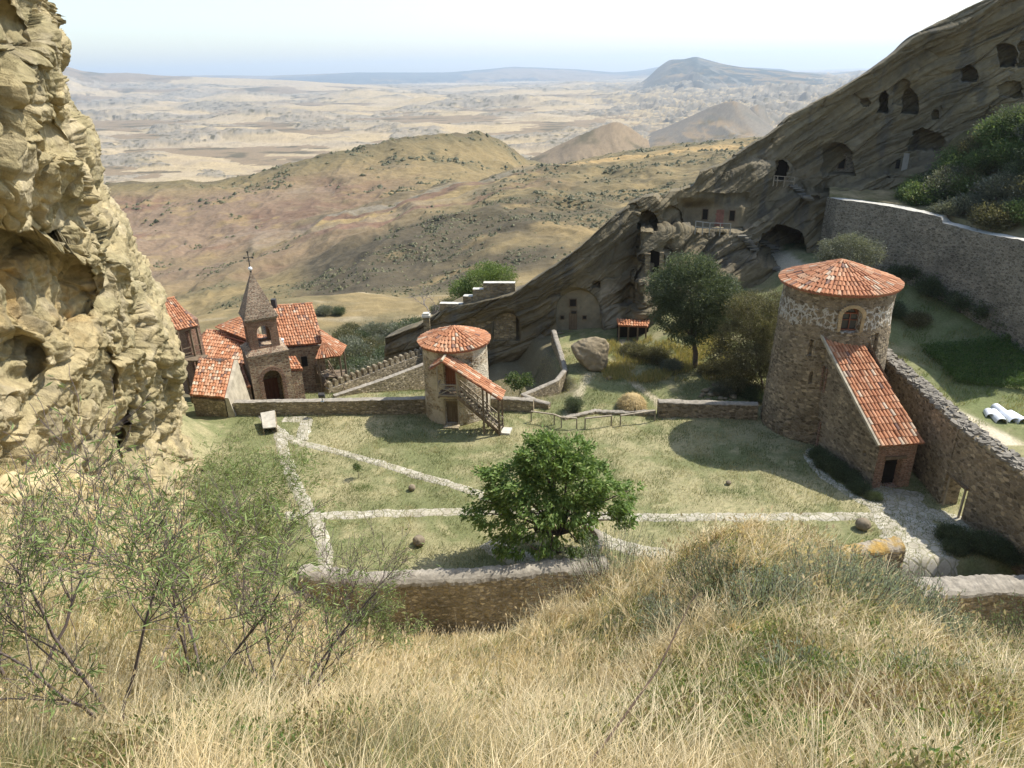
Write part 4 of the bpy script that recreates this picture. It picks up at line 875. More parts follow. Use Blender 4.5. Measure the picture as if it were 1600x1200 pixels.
# ================================================================ CHAPEL GROUP
def belfry():
    th=math.radians(28); e=Vector((math.cos(th),math.sin(th),0)); f=Vector((math.sin(th),-math.cos(th),0)); c=Vector((-21.9,59.2,0)); Zv=Vector((0,0,1)); g=-2.6
    t=thing('bell_tower','stone and brick bell tower with pointed spire and cross above an arched portal','bell tower',(c.x,c.y,g))
    # lower body
    hw=1.7; mb=MB(); o=c-e*hw+f*hw; arch_wall(mb,o,e,2*hw,g,3.1,-f*.5,(hw,.78,g,.9)); 
    mb.hexa([c-e*hw-f*hw+Zv*g,c-e*(hw-.5)-f*hw+Zv*g,c-e*(hw-.5)+f*(hw-.5)+Zv*g,c-e*hw+f*(hw-.5)+Zv*g],[c-e*hw-f*hw+Zv*3.1,c-e*(hw-.5)-f*hw+Zv*3.1,c-e*(hw-.5)+f*(hw-.5)+Zv*3.1,c-e*hw+f*(hw-.5)+Zv*3.1])
    mb.hexa([c+e*(hw-.5)-f*hw+Zv*g,c+e*hw-f*hw+Zv*g,c+e*hw+f*(hw-.5)+Zv*g,c+e*(hw-.5)+f*(hw-.5)+Zv*g],[c+e*(hw-.5)-f*hw+Zv*3.1,c+e*hw-f*hw+Zv*3.1,c+e*hw+f*(hw-.5)+Zv*3.1,c+e*(hw-.5)+f*(hw-.5)+Zv*3.1])
    mb.box(c+Zv*.2-f*1.0,e*(hw-.5),f*.3,Zv*2.8); mb.obj('base',ST_CHAP,t)
    plank_door('door',c+f*(-.62)+Zv*g,e,1.5,2.6,t,WOODR,f)
    mb=MB()
    for k in range(19):
        a=math.pi*k/18; p=c+f*(hw+.02)+e*math.cos(a)*.94+Zv*(.9+math.sin(a)*.94); r=(e*math.cos(a)+Zv*math.sin(a)); s=(-e*math.sin(a)+Zv*math.cos(a)); mb.box(p,r*.16,f*.05,s*.07)
    for sx in (-1,1):
        for k in range(14): mb.box(c+f*(hw+.02)+e*sx*(.94+.03*(k%2))+Zv*(g+.15+k*.25),e*.16,f*.05,Zv*.11)
    mb.obj('brick_arch',REDB,t)
    mb=MB(); mb.box(c+Zv*3.18,e*(hw+.08),f*(hw+.08),Zv*.1); mb.obj('cornice',BRICK,t)
    # shoulder sloping in to the upper stage
    a_=1.22; z1=6.15; mb=MB(); q=[(-1,1),(1,1),(1,-1),(-1,-1)]
    mb.hexa([c+e*x*hw+f*y*hw+Zv*3.28 for x,y in q][::-1],[c+e*x*(a_+.1)+f*y*(a_+.1)+Zv*3.62 for x,y in q][::-1]); mb.obj('shoulder',ST_CHAP,t)
    mb=MB(); 
    arch_wall(mb,c-e*a_+f*a_,e,2*a_,3.55,z1,-f*.3,(a_,.55,3.8,5.1)); arch_wall(mb,c-e*a_-f*(a_-.3),e,2*a_,3.55,z1,-f*.3,(a_,.55,3.8,5.1))
    arch_wall(mb,c-e*a_+f*(a_-.3),-f,2*a_-.6,3.55,z1,e*.3,(a_-.3,.5,3.8,5.0)); arch_wall(mb,c+e*(a_-.3)+f*(a_-.3),-f,2*a_-.6,3.55,z1,e*.3,(a_-.3,.5,3.8,5.0)); mb.obj('belfry_stage',REDB,t)
    mb=MB(); mb.box(c+Zv*(z1+.08),e*(a_+.12),f*(a_+.12),Zv*.08); mb.box(c+Zv*(z1+.22),e*(a_+.22),f*(a_+.22),Zv*.055); mb.obj('cornice',BRICK,t)
    tip=c+Zv*10.2; b=[c+e*x*(a_+.17)+f*y*(a_+.17)+Zv*(z1+.28) for x,y in q]; V=[];Fc=[]; rows=26
    for k in range(rows+1):
        s=k/rows; jr=1 if k%2 else .985
        for p in b: V.append(lerpv(p,tip,s)*1.0+(tip-p).normalized()*0+ (lerpv(p,tip,s)-lerpv(c+Zv*(z1+.28),tip,s))*(jr-1))
    for k in range(rows):
        for j in range(4): Fc.append((k*4+j,k*4+(j+1)%4,(k+1)*4+(j+1)%4,(k+1)*4+j)[::-1])
    mb=MB(); mb.add(V,Fc); mb.obj('spire',BRICK,t)
    mb=MB(); mb.tube([tip-Zv*.1+Zv*.02*0,tip+Zv*.05],.09,8); 
    for k in range(5):
        pass
    mb.obj('spire_tip',STEEL,t)
    bm=bmesh.new(); bmesh.ops.create_uvsphere(bm,u_segments=16,v_segments=10,radius=.17,matrix=Matrix.Translation(tip+Zv*.2)); me=bpy.data.meshes.new('ball'); bm.to_mesh(me); bm.free(); me.materials.append(TIN); o=bpy.data.objects.new('ball',me); link(o); o.parent=t; o.matrix_parent_inverse=t.matrix_world.inverted()
    mb=MB(); x=Vector((1,0,0)); s0=tip+Zv*.35; mb.bar(s0,s0+Zv*1.25,.032); mb.bar(s0+Zv*.78-x*.34,s0+Zv*.78+x*.34,.03); mb.bar(s0+Zv*.5-x*.2,s0+Zv*.5+x*.2,.02)
    for p in (s0+Zv*.78-x*.36,s0+Zv*.78+x*.36,s0+Zv*1.27): mb.box(p,x*.07,Vector((0,.03,0)),Zv*.07)
    mb.obj('cross',STEEL,t)
    # low side walls left and right of the portal
    mb=MB(); mb.box(c-e*2.9-f*.2+Zv*-1.1,e*1.04,f*1.5,Zv*1.5); mb.obj('side_wall',ST_CHAP,t)
    A=c-e*3.9-f*1.8+Zv*1.2; B=c-e*1.86-f*1.8+Zv*1.5; C_=c-e*1.86+f*1.6+Zv*.55; D=c-e*3.9+f*1.6+Zv*.35; tile_roof('side_roof',A,B,C_,D,t,.24,.42,.1,.1,21)
    mb=MB(); mb.box(c+e*2.3-f*.3+Zv*-.9,e*.44,f*1.2,Zv*1.7); mb.obj('buttress',ST_CHAP,t)
    A=c+e*1.8-f*1.5+Zv*1.5; B=c+e*2.85-f*1.5+Zv*1.2; C_=c+e*2.85+f*1.0+Zv*.85; D=c+e*1.8+f*1.0+Zv*1.1; tile_roof('side_roof',A,B,C_,D,t,.24,.42,.3,.08,22)
belfry()
def walls_under(t,pts,z0,mat,name='walls',inset=.25):
    """closed body under a four-cornered roof"""
    c=sum((Vector(p) for p in pts),Vector())/4; b=[];tp=[]
    for p in pts:
        p=Vector(p); d=(c-p); d.z=0; q=p+d.normalized()*inset; tp.append(q-Vector((0,0,.35))); b.append(Vector((q.x,q.y,z0)))
    mb=MB(); mb.hexa(b,tp); return mb.obj(name,mat,t)
def chapels():
    # hall with the big tiled roof
    BL=PZ(443,541,1.3); TL=PZ(424,479,3.9); BR=PZ(506,536,1.3); TR=PZ(488,468,3.9); c=(BL+BR)/2
    t=thing('church_hall','church hall with large orange pantile roof behind the bell tower','building',(c.x,c.y,-3))
    TR=TL+(BR-BL)*1.06; BL=BL+(BL-BR)*.25; TL=TL+(TL-TR)*.25
    tile_roof('roof',TL,TR,BR,BL,t,.25,.42,.15,.12,31,ridge=True); back=(TL-BL); back.z*=-1; tile_roof('roof',TR,TL,TL+back,TR+back,t,.3,.5,.15,.12,32)
    walls_under(t,[BL,BR,TR+back,TL+back],-4,ST_CHAP)
    mb=MB(); 
    u=(BR-BL).normalized(); mb.add([BR-u*.3-Vector((0,0,.1)),TR-u*.3-Vector((0,0,.15)),TR+back-u*.3-Vector((0,0,.1))],[(0,1,2)]); mb.obj('gable',ST_CHAP,t)
    nn=Vector((u.y,-u.x,0)); slab('window',BR-u*2.1-(-nn)*-.12+Vector((0,0,-2.3)),u,.55,1.0,t,DARK,nn,.06); slab('door',BR-u*.9+nn*-.12+Vector((0,0,-4.2)),u,.8,1.9,t,WOOD,nn,.06)
    mb=MB(); p=PZ(428,474,4.6); mb.box(p+Vector((0,0,0)),(.22,0,0),(0,.22,0),(0,0,.45)); ch=mb.obj('chimney',STEEL,t)
    mb=MB(); p=PZ(443,541,1.5)+nn*.2; mb.tube([p-Vector((0,0,.4)),p+Vector((0,0,.75))],.12,10); mb.tube([p+Vector((0,0,.76)),p+Vector((0,0,.9))],[.2,.05],10); mb.obj('flue_pipe',TIN,t)
    # porch at its right corner
    A=PZ(499,515,2.4); A2=PZ(503,534,1.75)
    t2=thing('wooden_porch','tiled hip-roofed wooden porch at the right end of the church hall','porch',(-17,64,-3))
    B=PZ(533,556,.55); C_=PZ(492,561,.55); D=PZ(488,546,1.1); tile_roof('roof',A2,A2+Vector((.3,.1,0)),B,C_,t2,.24,.42,.3,.08,33)
    E_=PZ(506,520,1.9); tile_roof('roof',A,A2,B+Vector((0,0,0)),B+Vector((.2,1.7,.35)),t2,.24,.42,.3,.08,34)
    mb=MB()
    for q in (B+Vector((-.25,.3,-.1)),C_+Vector((.2,.3,-.1)),B+Vector((-.1,1.6,0))): mb.bar(Vector((q.x,q.y,-4)),q,.07)
    mb.bar(B+Vector((-.25,.3,-.15)),C_+Vector((.2,.3,-.15)),.06); mb.obj('posts',WOOD,t2)
    mb=MB(); mb.box(((B.x+C_.x)/2,B.y+1.1,-1.75),((B.x-C_.x)/2-.2,0,0),(0,.9,0),(0,0,.06)); mb.obj('floor',WOOD,t2)
    # stairs leading down towards the viewer
    t3=thing('wooden_stair','wooden stair with railing leading down beside the church hall porch','stairs',(-15.6,61,-3.4)); a=PZ(505,580,-1.7); b=PZ(531,624,-3.3)
    d=(b-a); dh=Vector((d.x,d.y,0)).normalized(); s=Vector((-dh.y,dh.x,0)); mb=MB()
    for k in range(13): p=lerpv(a,b,k/12); mb.box(p,dh*.16,s*.55,(0,0,.04))
    mb.obj('treads',WOODL,t3)
    mb=MB()
    for sx in (-1,1): mb.bar(a+s*.6*sx-Vector((0,0,.08)),b+s*.6*sx-Vector((0,0,.08)),.05,.14)
    mb.obj('stringers',WOOD,t3); mb=MB()
    for sx in (-1,1):
        for h_ in (.5,1.): mb.bar(a+s*.62*sx+Vector((0,0,h_)),b+s*.62*sx+Vector((0,0,h_)),.04)
        for k in range(12): p=lerpv(a,b,k/11)+s*.62*sx; mb.bar(p,p+Vector((0,0,1.)),.03)
    mb.obj('railing',WOOD,t3)
    # nave with two tiled slopes left of the bell tower
    t4=thing('chapel_nave','low chapel nave with weathered terracotta hip roof left of the bell tower','building',(-27.5,64.5,-3))
    TL=PZ(323,516,2.6); TR=PZ(398,538,2.6); BR=PZ(402,572,1.35); BL=PZ(302,560,1.35); tile_roof('roof',TL,TR,BR,BL,t4,.27,.5,.3,.1,35,ridge=True)
    L2=PZ(298,529,1.7); tile_roof('roof',TL+Vector((0,0,0)),TL+Vector((.05,.05,0)),BL,Vector((TL.x-1.6,TL.y+.9,1.35)),t4,.27,.5,.3,.1,36)
    back=Vector((TL.x-BL.x,TL.y-BL.y,0)); B2=TL+Vector((.6,2.2,-1.6)); C2=TR+Vector((.6,2.2,-1.6)); tile_roof('roof',TR,TL,B2,C2,t4,.3,.5,.3,.1,37)
    walls_under(t4,[BL,BR,C2,B2],-4,ST_CHAP)
    t5=thing('chapel_transept','short chapel wing with bright orange pantiles between nave and hall','building',(-25.5,67,-3))
    TL=PZ(374,495,3.7); TR=PZ(404,492,3.7); BR=PZ(400,537,2.75); BL=PZ(336,511,2.9); tile_roof('roof',TL,TR,BR,BL,t5,.27,.45,.15,.1,38)
    walls_under(t5,[BL,BR,TR,TL],-4,ST_CHAP)
    # small house in front, roof of pale tiles
    t6=thing('stone_hut','small stone hut with pale weathered tile roof and plastered side against the cliff','building',(-25,53.5,-.5))
    TL=PZ(311,559,3.1); TR=PZ(365,563,3.1); BR=PZ(350,622,1.75); BL=PZ(297,617,1.75); tile_roof('roof',TL,TR,BR,BL,t6,.26,.42,1.6,.1,39)
    walls_under(t6,[BL,BR,TR,TL],-1.5,ST_LOW,inset=.12)
    mb=MB(); p=[BR+Vector((.02,.1,-.02)),TR+Vector((.05,0,.06)),TR+Vector((.35,0,.02)),BR+Vector((.3,.1,-.06))]; q=[Vector((v.x+(.55 if i>1 else 0),v.y,-1.5)) for i,v in enumerate(p)]; mb.hexa(q,p); mb.obj('plaster_buttress',PLAST,t6)
    # kiosk up against the rock
    t7=thing('balcony_house','small timber balcony house with orange tile roof at the cliff edge','building',(-29.5,61,0)); TL=PZ(246,471,6.9); TR=PZ(267,464,6.9); BR=PZ(309,509,5.0); BL=PZ(271,518,5.0)
    tile_roof('roof',TL,TR,BR,BL,t7,.24,.42,.2,.08,41,ridge=True); mb=MB()
    for q in (BR+Vector((-.25,.2,0)),BL+Vector((.2,.2,0)),lerpv(BL,BR,.6)+Vector((0,.2,0))): mb.bar(Vector((q.x,q.y,-2)),q-Vector((0,0,.05)),.08)
    mb.bar(BL+Vector((0,.1,-.12)),BR+Vector((0,.1,-.12)),.07); mb.obj('posts',WOOD,t7)
    w=lerpv(BL,TL,.45); mb=MB(); mb.hexa([Vector((BL.x+.4,BL.y+1.2,-2)),Vector((BR.x-.4,BR.y+1.2,-2)),Vector((TR.x,TR.y,-2)),Vector((TL.x,TL.y,-2))],[Vector((BL.x+.4,BL.y+1.2,5.3)),Vector((BR.x-.4,BR.y+1.2,5.3)),TR-Vector((0,0,.2)),TL-Vector((0,0,.2))]); mb.obj('walls',REDB,t7)
    mb=MB(); mb.box(((BL.x+BR.x)/2,BL.y+.6,2.2),(1.2,0,0),(0,.7,0),(0,0,.07)); 
    for z in (2.7,3.2): mb.bar((BL.x+.1,BL.y+.1,z),(BR.x-.2,BR.y+.1,z),.035)
    mb.obj('balcony',WOOD,t7)
chapels()
# ================================================================ PATHS
def path(name,pts,w,mat=None,z=.035,res=.14):
    pts=np.array([tuple(PZ(a,b,0)) for a,b in pts]); sg=np.r_[0,np.cumsum(np.linalg.norm(np.diff(pts[:,:2],axis=0),axis=1))]; n=int(sg[-1]/res)+2; s=np.linspace(0,sg[-1],n)
    g=np.stack([np.interp(s,sg,pts[:,i]) for i in range(2)],1); k=np.hanning(15); k/=k.sum(); g=np.stack([np.convolve(np.pad(g[:,i],7,'edge'),k,'valid') for i in range(2)],1)
    d=np.gradient(g,axis=0); d/=np.linalg.norm(d,axis=1)[:,None]+1e-9; nr=np.stack([-d[:,1],d[:,0]],1); m=int(w/res)+2; q=np.linspace(-1,1,m)
    ed=1+.45*fbm(np.stack([s*1.3,0*s,0*s],-1),3); ed2=1+.45*fbm(np.stack([s*1.3+50,0*s,0*s],-1),3); wd=w/2 if not hasattr(w,'__len__') else 0
    P=np.stack([g+nr*(k_*wd*(ed if k_>0 else ed2))[:,None] for k_ in q],1); Zz=groundz(P[...,0],P[...,1])+z*(1-np.abs(q)[None]**6*1.6); P=np.concatenate([P,Zz[...,None]],-1)
    tag(gridmesh(name,P,mat or FLAG),kind='structure')
path('path',[(408,648),(432,672),(462,690),(520,704),(600,726),(680,750),(745,770),(800,800)],.85,z=.06)
path('path',[(440,805),(500,806),(600,802),(740,799),(880,803),(1000,808),(1150,808),(1300,806),(1385,806)],.95,z=.066)
path('path',[(436,672),(441,700),(458,750),(478,790),(500,830),(510,875),(505,900)],1.0,z=.052)
path('path',[(440,655),(480,655),(470,690)],1.1,z=.045)
path('path',[(925,835),(960,850),(1010,862),(1060,870)],1.3,z=.057)
path('path',[(760,845),(800,870),(850,880)],1.6,z=.05)
path('path',[(1395,762),(1400,790),(1420,830),(1445,870),(1475,900)],3.6,z=.048)
path('path',[(1270,700),(1262,715),(1285,742),(1330,775),(1375,795)],.8,z=.042)
path('path',[(1400,790),(1470,806),(1520,822)],1.6,z=.072)
# ================================================================ CAVE DWELLINGS AND ROCK DETAILS
def onrock(px,py,off=0.): 
    p=rc_at(px,py); v=p-Vector((0,0,CAMH)); v.z=0; v.normalize(); return p-v*off
def facing(p): 
    v=Vector((-p.x,-p.y,0)).normalized(); return v,Vector((-v.y,v.x,0))*1.0
def caves():
    def dwell(name,label,cat,items,px,py):
        p=onrock(px,py,.3); t=thing(name,label,cat,tuple(p))
        o,ex=facing(p); ex=-ex if ex.x<0 else ex
        for kind,a,b,w,h,mat,*r in items:
            q=onrock(a,b,r[0] if r else .12)
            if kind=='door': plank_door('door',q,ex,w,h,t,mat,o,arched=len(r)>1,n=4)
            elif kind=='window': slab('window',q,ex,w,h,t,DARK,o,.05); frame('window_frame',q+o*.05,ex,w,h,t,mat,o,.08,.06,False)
            elif kind=='opening_shade': slab('opening_shade',q,ex,w,h,t,DARK,o,.05)  # near-black slab; the inner shade of the cave is put into its colour
            elif kind=='wall': slab('wall',q,ex,w,h,t,mat,o,.12)
        return t
    dwell('cave_dwelling','cave dwelling front with red door between two small windows on the upper terrace','cave dwelling',[('door',1121,353,1.05,1.75,m_plain('faded_red_door',(.26,.13,.095),.8,.3,3,.3,.01),.07),('window',1101,343,.6,1.15,WOOD,.07),('window',1143,345,.6,1.15,WOOD,.07)],1121,352)
    dwell('cave_chapel','rock-cut chapel front with arched brown door in a tall rounded niche','chapel',[('door',895,514,.85,1.9,WOOD,.08,1),('window',895,478,.7,.8,WOOD,.12),('window',878,498,.4,.4,WOOD,.12),('window',913,498,.4,.4,WOOD,.12),('window',896,490,.6,.35,WOOD,.12)],895,513)
    dwell('cave_dwelling','low cave room with dark doorway and square window left of the chapel niche','cave dwelling',[('opening_shade',801,529,.55,1.5,DARK,.06),('window',786,517,.5,.8,WOOD,.07)],792,529)
    dwell('cave_dwelling','ruined cave room with masonry pillar behind the round dark tree','cave dwelling',[('wall',1008,434,.5,2.0,ST_WALL,.0),('opening_shade',1021,438,1.0,2.4,DARK,.0),('wall',1035,438,.4,2.9,ST_WALL,.1)],1015,438)
    dwell('cave_dwelling','cave with timber lattice screen over its mouth on the high ledge','cave dwelling',[('opening_shade',1217,283,1.2,2.2,DARK,.2)],1217,283)
    dwell('cave_dwelling','masonry-fronted cave under a pointed overhang above the retaining wall','cave dwelling',[('wall',1319,273,2.4,2.0,ST_GREY,.3),('window',1318,268,.7,1.1,WOOD,.5)],1318,272)
    dwell('cave_dwelling','tall narrow cave window beside a pale masonry pilaster below the hollow','cave dwelling',[('opening_shade',1402,258,.4,.9,DARK,.2),('wall',1410,262,.55,2.0,m_plain('pale_pilaster',(.26,.24,.2),.9,.3,1,.3,.02),.2)],1405,260)
    # ledge railings
    def rail(label,pts,h=1.0,n=6,mat=WOODL,z0=.0):
        P=[onrock(a,b,.5) for a,b in pts]; t=thing('ledge_railing',label,'railing',tuple(P[0])); mb=MB(); m2=MB()
        for a,b in zip(P,P[1:]):
            for hh in (h*.5,h): m2.bar(a+Vector((0,0,hh)),b+Vector((0,0,hh)),.035)
        for k in range(n):
            f=k/(n-1)*(len(P)-1); i=min(int(f),len(P)-2); p=lerpv(P[i],P[i+1],f-i); mb=MB(); mb.bar(p-Vector((0,0,.2)),p+Vector((0,0,h)),.045); mb.obj('post',mat,t)
        m2.obj('rail',mat,t)
    rail('metal railing along the terrace in front of the red cave door',[(1083,362),(1110,364),(1142,365)],1.1,5,METAL)
    rail('wooden railing on the ledge under the lattice-screened cave',[(1206,287),(1218,288),(1244,290)],.9,4,WOODL)
    rail('short wooden railing below the ruined cave behind the tree',[(992,446),(1012,449)],.8,3,WOODL)
    # rock stairs
    def steps(label,a,b,n,w=1.3):
        A=onrock(*a,.2); B=onrock(*b,.2); t=thing('rock_stairs',label,'stairs',tuple(B))
        ms=m_plain('worn_step',(.17,.155,.125),.95,.3,2,.4,.02)
        for k in range(n):
            mb=MB(); p=onrock(a[0]+(b[0]-a[0])*k/(n-1),a[1]+(b[1]-a[1])*k/(n-1),.35); mb.box(p,(w*.36,.1*random.uniform(-1,1),0),(0,.3,0),(0,0,.09)); mb.obj('step',ms,t)
    steps('pale stone steps climbing the dark rock beside the big cave mouth',(1160,368),(1228,428),17); steps('stone steps leading down from the high ledge with the railing',(1243,290),(1266,312),8)
    # lean-to shelter with tiled roof at the cliff foot
    L1=PY(963,499,66.6); R1=PY(1016,500,66.3); L2=PY(966,509,65.3); R2=PY(1012,511,65.); t=thing('tiled_shelter','small tiled lean-to shelter on posts at the cliff foot','shelter',(L2.x+1.3,L2.y,groundz(L2.x,L2.y)))
    tile_roof('roof',L1,R1,R2,L2,t,.24,.4,.1,.08,51); mb=MB()
    for f in (0.04,.36,.68,.96): p=lerpv(L2,R2,f)+Vector((0,.15,0)); mb=MB(); mb.bar(Vector((p.x,p.y,float(groundz(p.x,p.y))-.1)),p-Vector((0,0,.1)),.07); mb.obj('post',WOOD,t)
    mb=MB(); p=(L1+R1)/2; mb.box((p.x,p.y,p.z-1.2),((R1.x-L1.x)/2-.1,0,0),(0,.08,0),(0,0,1.15)); mb.obj('shade_panel',DARK,t)  # dark sheet added behind the posts, coloured as the shade under the roof
caves()
# ================================================================ ROCKS
def rock(name,label,cat,c,sz,mat,seed=0,rough=.25,sub=5,group=None,flat=.0,rot=0):
    bm=bmesh.new(); bmesh.ops.create_icosphere(bm,subdivisions=sub,radius=1.); P=np.array([v.co for v in bm.verts]); n=P.copy()
    q=P*1.1+seed*7.3; P=n*(1+rough*fbm(q,4,1)[:,None]+rough*.25*fbm(q*4,3)[:,None]); P[:,2]=np.where(P[:,2]<-.55+flat,-.55+flat,P[:,2])
    for v,p in zip(bm.verts,P): v.co=Vector((p[0]*sz[0],p[1]*sz[1],p[2]*sz[2]))
    me=bpy.data.meshes.new(name); bm.to_mesh(me); bm.free(); me.materials.append(mat); me.polygons.foreach_set('use_smooth',[True]*len(me.polygons)); o=bpy.data.objects.new(name,me); link(o); o.location=c; o.rotation_euler=(0,0,rot); return tag(o,label,cat,group)
SANDR=m_plain('sandstone_boulder',(.25,.20,.125),.95,.35,1.2,1.,.08); BALL=m_plain('worn_stone_ball',(.23,.185,.125),.95,.3,3,.6,.03)
def gz(x,y): return float(groundz(np.array(x),np.array(y)))
def boulder():
    p=PZ(926,582,.4); bm=bmesh.new()
    pts=[(-1.75,-.3,2.25),(-1.3,-.9,1.35),(-.2,-1.1,.15),(.9,-1.0,-.1),(1.25,-.7,.4),(1.55,-.2,1.9),(1.2,.1,2.75),(.1,.2,3.0),(-1.0,.1,2.75),(-1.9,.9,2.0),(-.9,1.3,.4),(1.2,1.2,.3),(1.4,1.2,2.3),(-.5,1.5,2.4),(.35,-1.05,1.5),(.0,-.75,2.35),(-1.5,.2,1.0)]
    for q in pts: bm.verts.new(q)
    bmesh.ops.convex_hull(bm,input=bm.verts); bmesh.ops.triangulate(bm,faces=bm.faces); bmesh.ops.subdivide_edges(bm,edges=bm.edges,cuts=12,use_grid_fill=True)
    for _ in range(3): bmesh.ops.smooth_vert(bm,verts=bm.verts,factor=.5,use_axis_x=True,use_axis_y=True,use_axis_z=True)
    bm.normal_update(); P=np.array([v.co for v in bm.verts]); d=fbm(P*.9,4,1)*.22+fbm(P*4,3)*.04
    for v,k in zip(bm.verts,d): v.co+=v.normal*float(k)
    me=bpy.data.meshes.new('boulder'); bm.to_mesh(me); bm.free(); me.materials.append(SANDR); me.polygons.foreach_set('use_smooth',[True]*len(me.polygons)); o=bpy.data.objects.new('boulder',me); link(o); o.location=(p.x,p.y+.8,gz(p.x,p.y+.8)-.1); tag(o,'large angular sandstone boulder leaning on the lawn below the cave chapel','boulder')
boulder()
for (a,b,r,lab) in ((655,851,.36,'round brown stone lying on the lawn nearest to the walnut tree and near wall'),(644,765,.24,'small round stone on the lawn between the two paved paths'),(1138,757,.17,'tiny round stone alone on the open lawn left of the tower shadow'),(1347,826,.42,'large round stone ball at the edge of the shaded paving')):
    p=PZ(a,b,0); rock('stone_ball',lab,'stone',(p.x,p.y,gz(p.x,p.y)+r*.8),(r,r,r*.92),BALL,a,.12,4,'round stones on the lawn')
# brush pile / rubble by the large tower
def haystack():
    p=PZ(987,634,.2); z=gz(p.x,p.y); t=thing('haystack','rounded golden haystack on the lawn behind the rail fence','haystack',(p.x,p.y,z)); rng=np.random.default_rng(5)
    bm=bmesh.new(); bmesh.ops.create_icosphere(bm,subdivisions=4,radius=1.)
    for v in bm.verts:
        q=v.co.copy(); v.co=Vector((q.x*1.0,q.y*1.0,max(q.z,-.15)*1.12))*(1+.12*float(fbm(np.array([[q.x,q.y,q.z]])*1.6,3)[0]))
    for v in bm.verts: v.co.x*=1.02; v.co+=Vector((p.x,p.y,z+.1))
    me=bpy.data.meshes.new('heap'); bm.to_mesh(me); bm.free(); me.materials.append(m_plain('hay',(.42,.31,.15),.95,.35,8,1.,.05)); o=bpy.data.objects.new('heap',me); link(o); o.parent=t; o.matrix_parent_inverse=t.matrix_world.inverted()
    n=5200; d=rng.normal(size=(n,3)); d[:,2]=np.abs(d[:,2]); d/=np.linalg.norm(d,axis=1)[:,None]; c=d*[1.02,1.0,1.12]+[p.x,p.y,z+.1]; down=np.stack([d[:,0]*.6,d[:,1]*.6,-1.0*np.ones(n)],1)+rng.normal(size=(n,3))*.5; down/=np.linalg.norm(down,axis=1)[:,None]
    s=np.cross(d,down); s/=np.linalg.norm(s,axis=1)[:,None]; L_=rng.uniform(.12,.34,n)[:,None]; w_=.012; V=np.stack([c-s*w_,c+s*w_,c+s*w_+down*L_+d*.05,c-s*w_+down*L_+d*.05],1).reshape(-1,3)
    C=np.repeat(np.array([[.56,.43,.22]])*rng.uniform(.6,1.25,(n,1)),4,0); npmesh('straw',V,np.arange(n*4).reshape(-1,4),LEAFM,t,vcol=C)
# ================================================================ SMALL THINGS IN THE YARD
def rail_fences():
    def f(label,posts,gp):
        P=[PZ(a,b,.0) for a,b in posts]; P=[Vector((p.x,p.y,gz(p.x,p.y))) for p in P]; t=thing('rail_fence',label,'fence',tuple(P[0]),gp)
        for p in P: mb=MB(); mb.bar(p-Vector((0,0,.1)),p+Vector((0,0,.86)),.045); mb.obj('post',WOODL,t)
        mb=MB(); 
        for a,b in zip(P,P[1:]): mb.bar(a+Vector((0,0,.9)),b+Vector((0,0,.9)),.07,.035)
        mb.obj('rail',WOODL,t)
    g='wooden rail fences behind the lawn'
    f('long wooden rail fence with four posts beside the tower stair',[(830,658),(866,664),(877,669),(901,670)],g)
    f('middle short wooden rail fence with two posts',[(914,670),(955,666)],g)
    f('right-hand wooden rail fence running to the freestanding wall',[(969,666),(1023,657)],g)
rail_fences()
def floodlight():
    p=PZ(504,628,1.25); t=thing('floodlight','small metal floodlight on a stand on top of the long yard wall','floodlight',(p.x,p.y,1.2)); mb=MB(); mb.bar(p,p+Vector((0,0,.42)),.035); mb.box(p+Vector((0,0,.03)),(.12,0,0),(0,.1,0),(0,0,.03)); mb.obj('stand',METAL,t)
    mb=MB(); c=p+Vector((0,0,.58)); mb.box(c,(.24,0,0),(0,.1,.05),(0,-.06,.17)); mb.obj('housing',STEEL,t); mb=MB(); mb.box(c+Vector((0,-.12,-.06)),(.2,0,0),(0,.015,.01),(0,-.05,.13)); mb.obj('glass',GLASS,t)
    mb=MB(); mb.bar(c+Vector((-.26,0,-.2)),c+Vector((-.26,0,.05)),.02); mb.bar(c+Vector((.26,0,-.2)),c+Vector((.26,0,.05)),.02); mb.bar(c+Vector((-.26,0,-.2)),c+Vector((.26,0,-.2)),.02); mb.obj('bracket',METAL,t)
floodlight()
def panel():
    a=PZ(407,645,.95); b=PZ(429,641,.95); c=PZ(431,667,.55); d=PZ(411,669,.55); m=(a+c)/2; t=thing('slab_table','pale stone slab on two dark supports where the paths meet','slab',(m.x,m.y,0)); mb=MB(); dn=Vector((0,0,.08)); mb.hexa([d-dn,c-dn,b-dn,a-dn],[d,c,b,a]); mb.obj('slab',m_plain('beige_slab',(.42,.38,.30),.9,.3,2,.3,.02),t)
    for p,q in ((a,d),(b,c)): mb=MB(); e=Vector((.05,0,0)); A=Vector((p.x,p.y,-.1));B=Vector((q.x,q.y,-.1)); mb.hexa([B-e,B+e,A+e,A-e],[q-e-dn,q+e-dn,p+e-dn,p-e-dn]); mb.obj('support',ST_LOW,t)
panel()
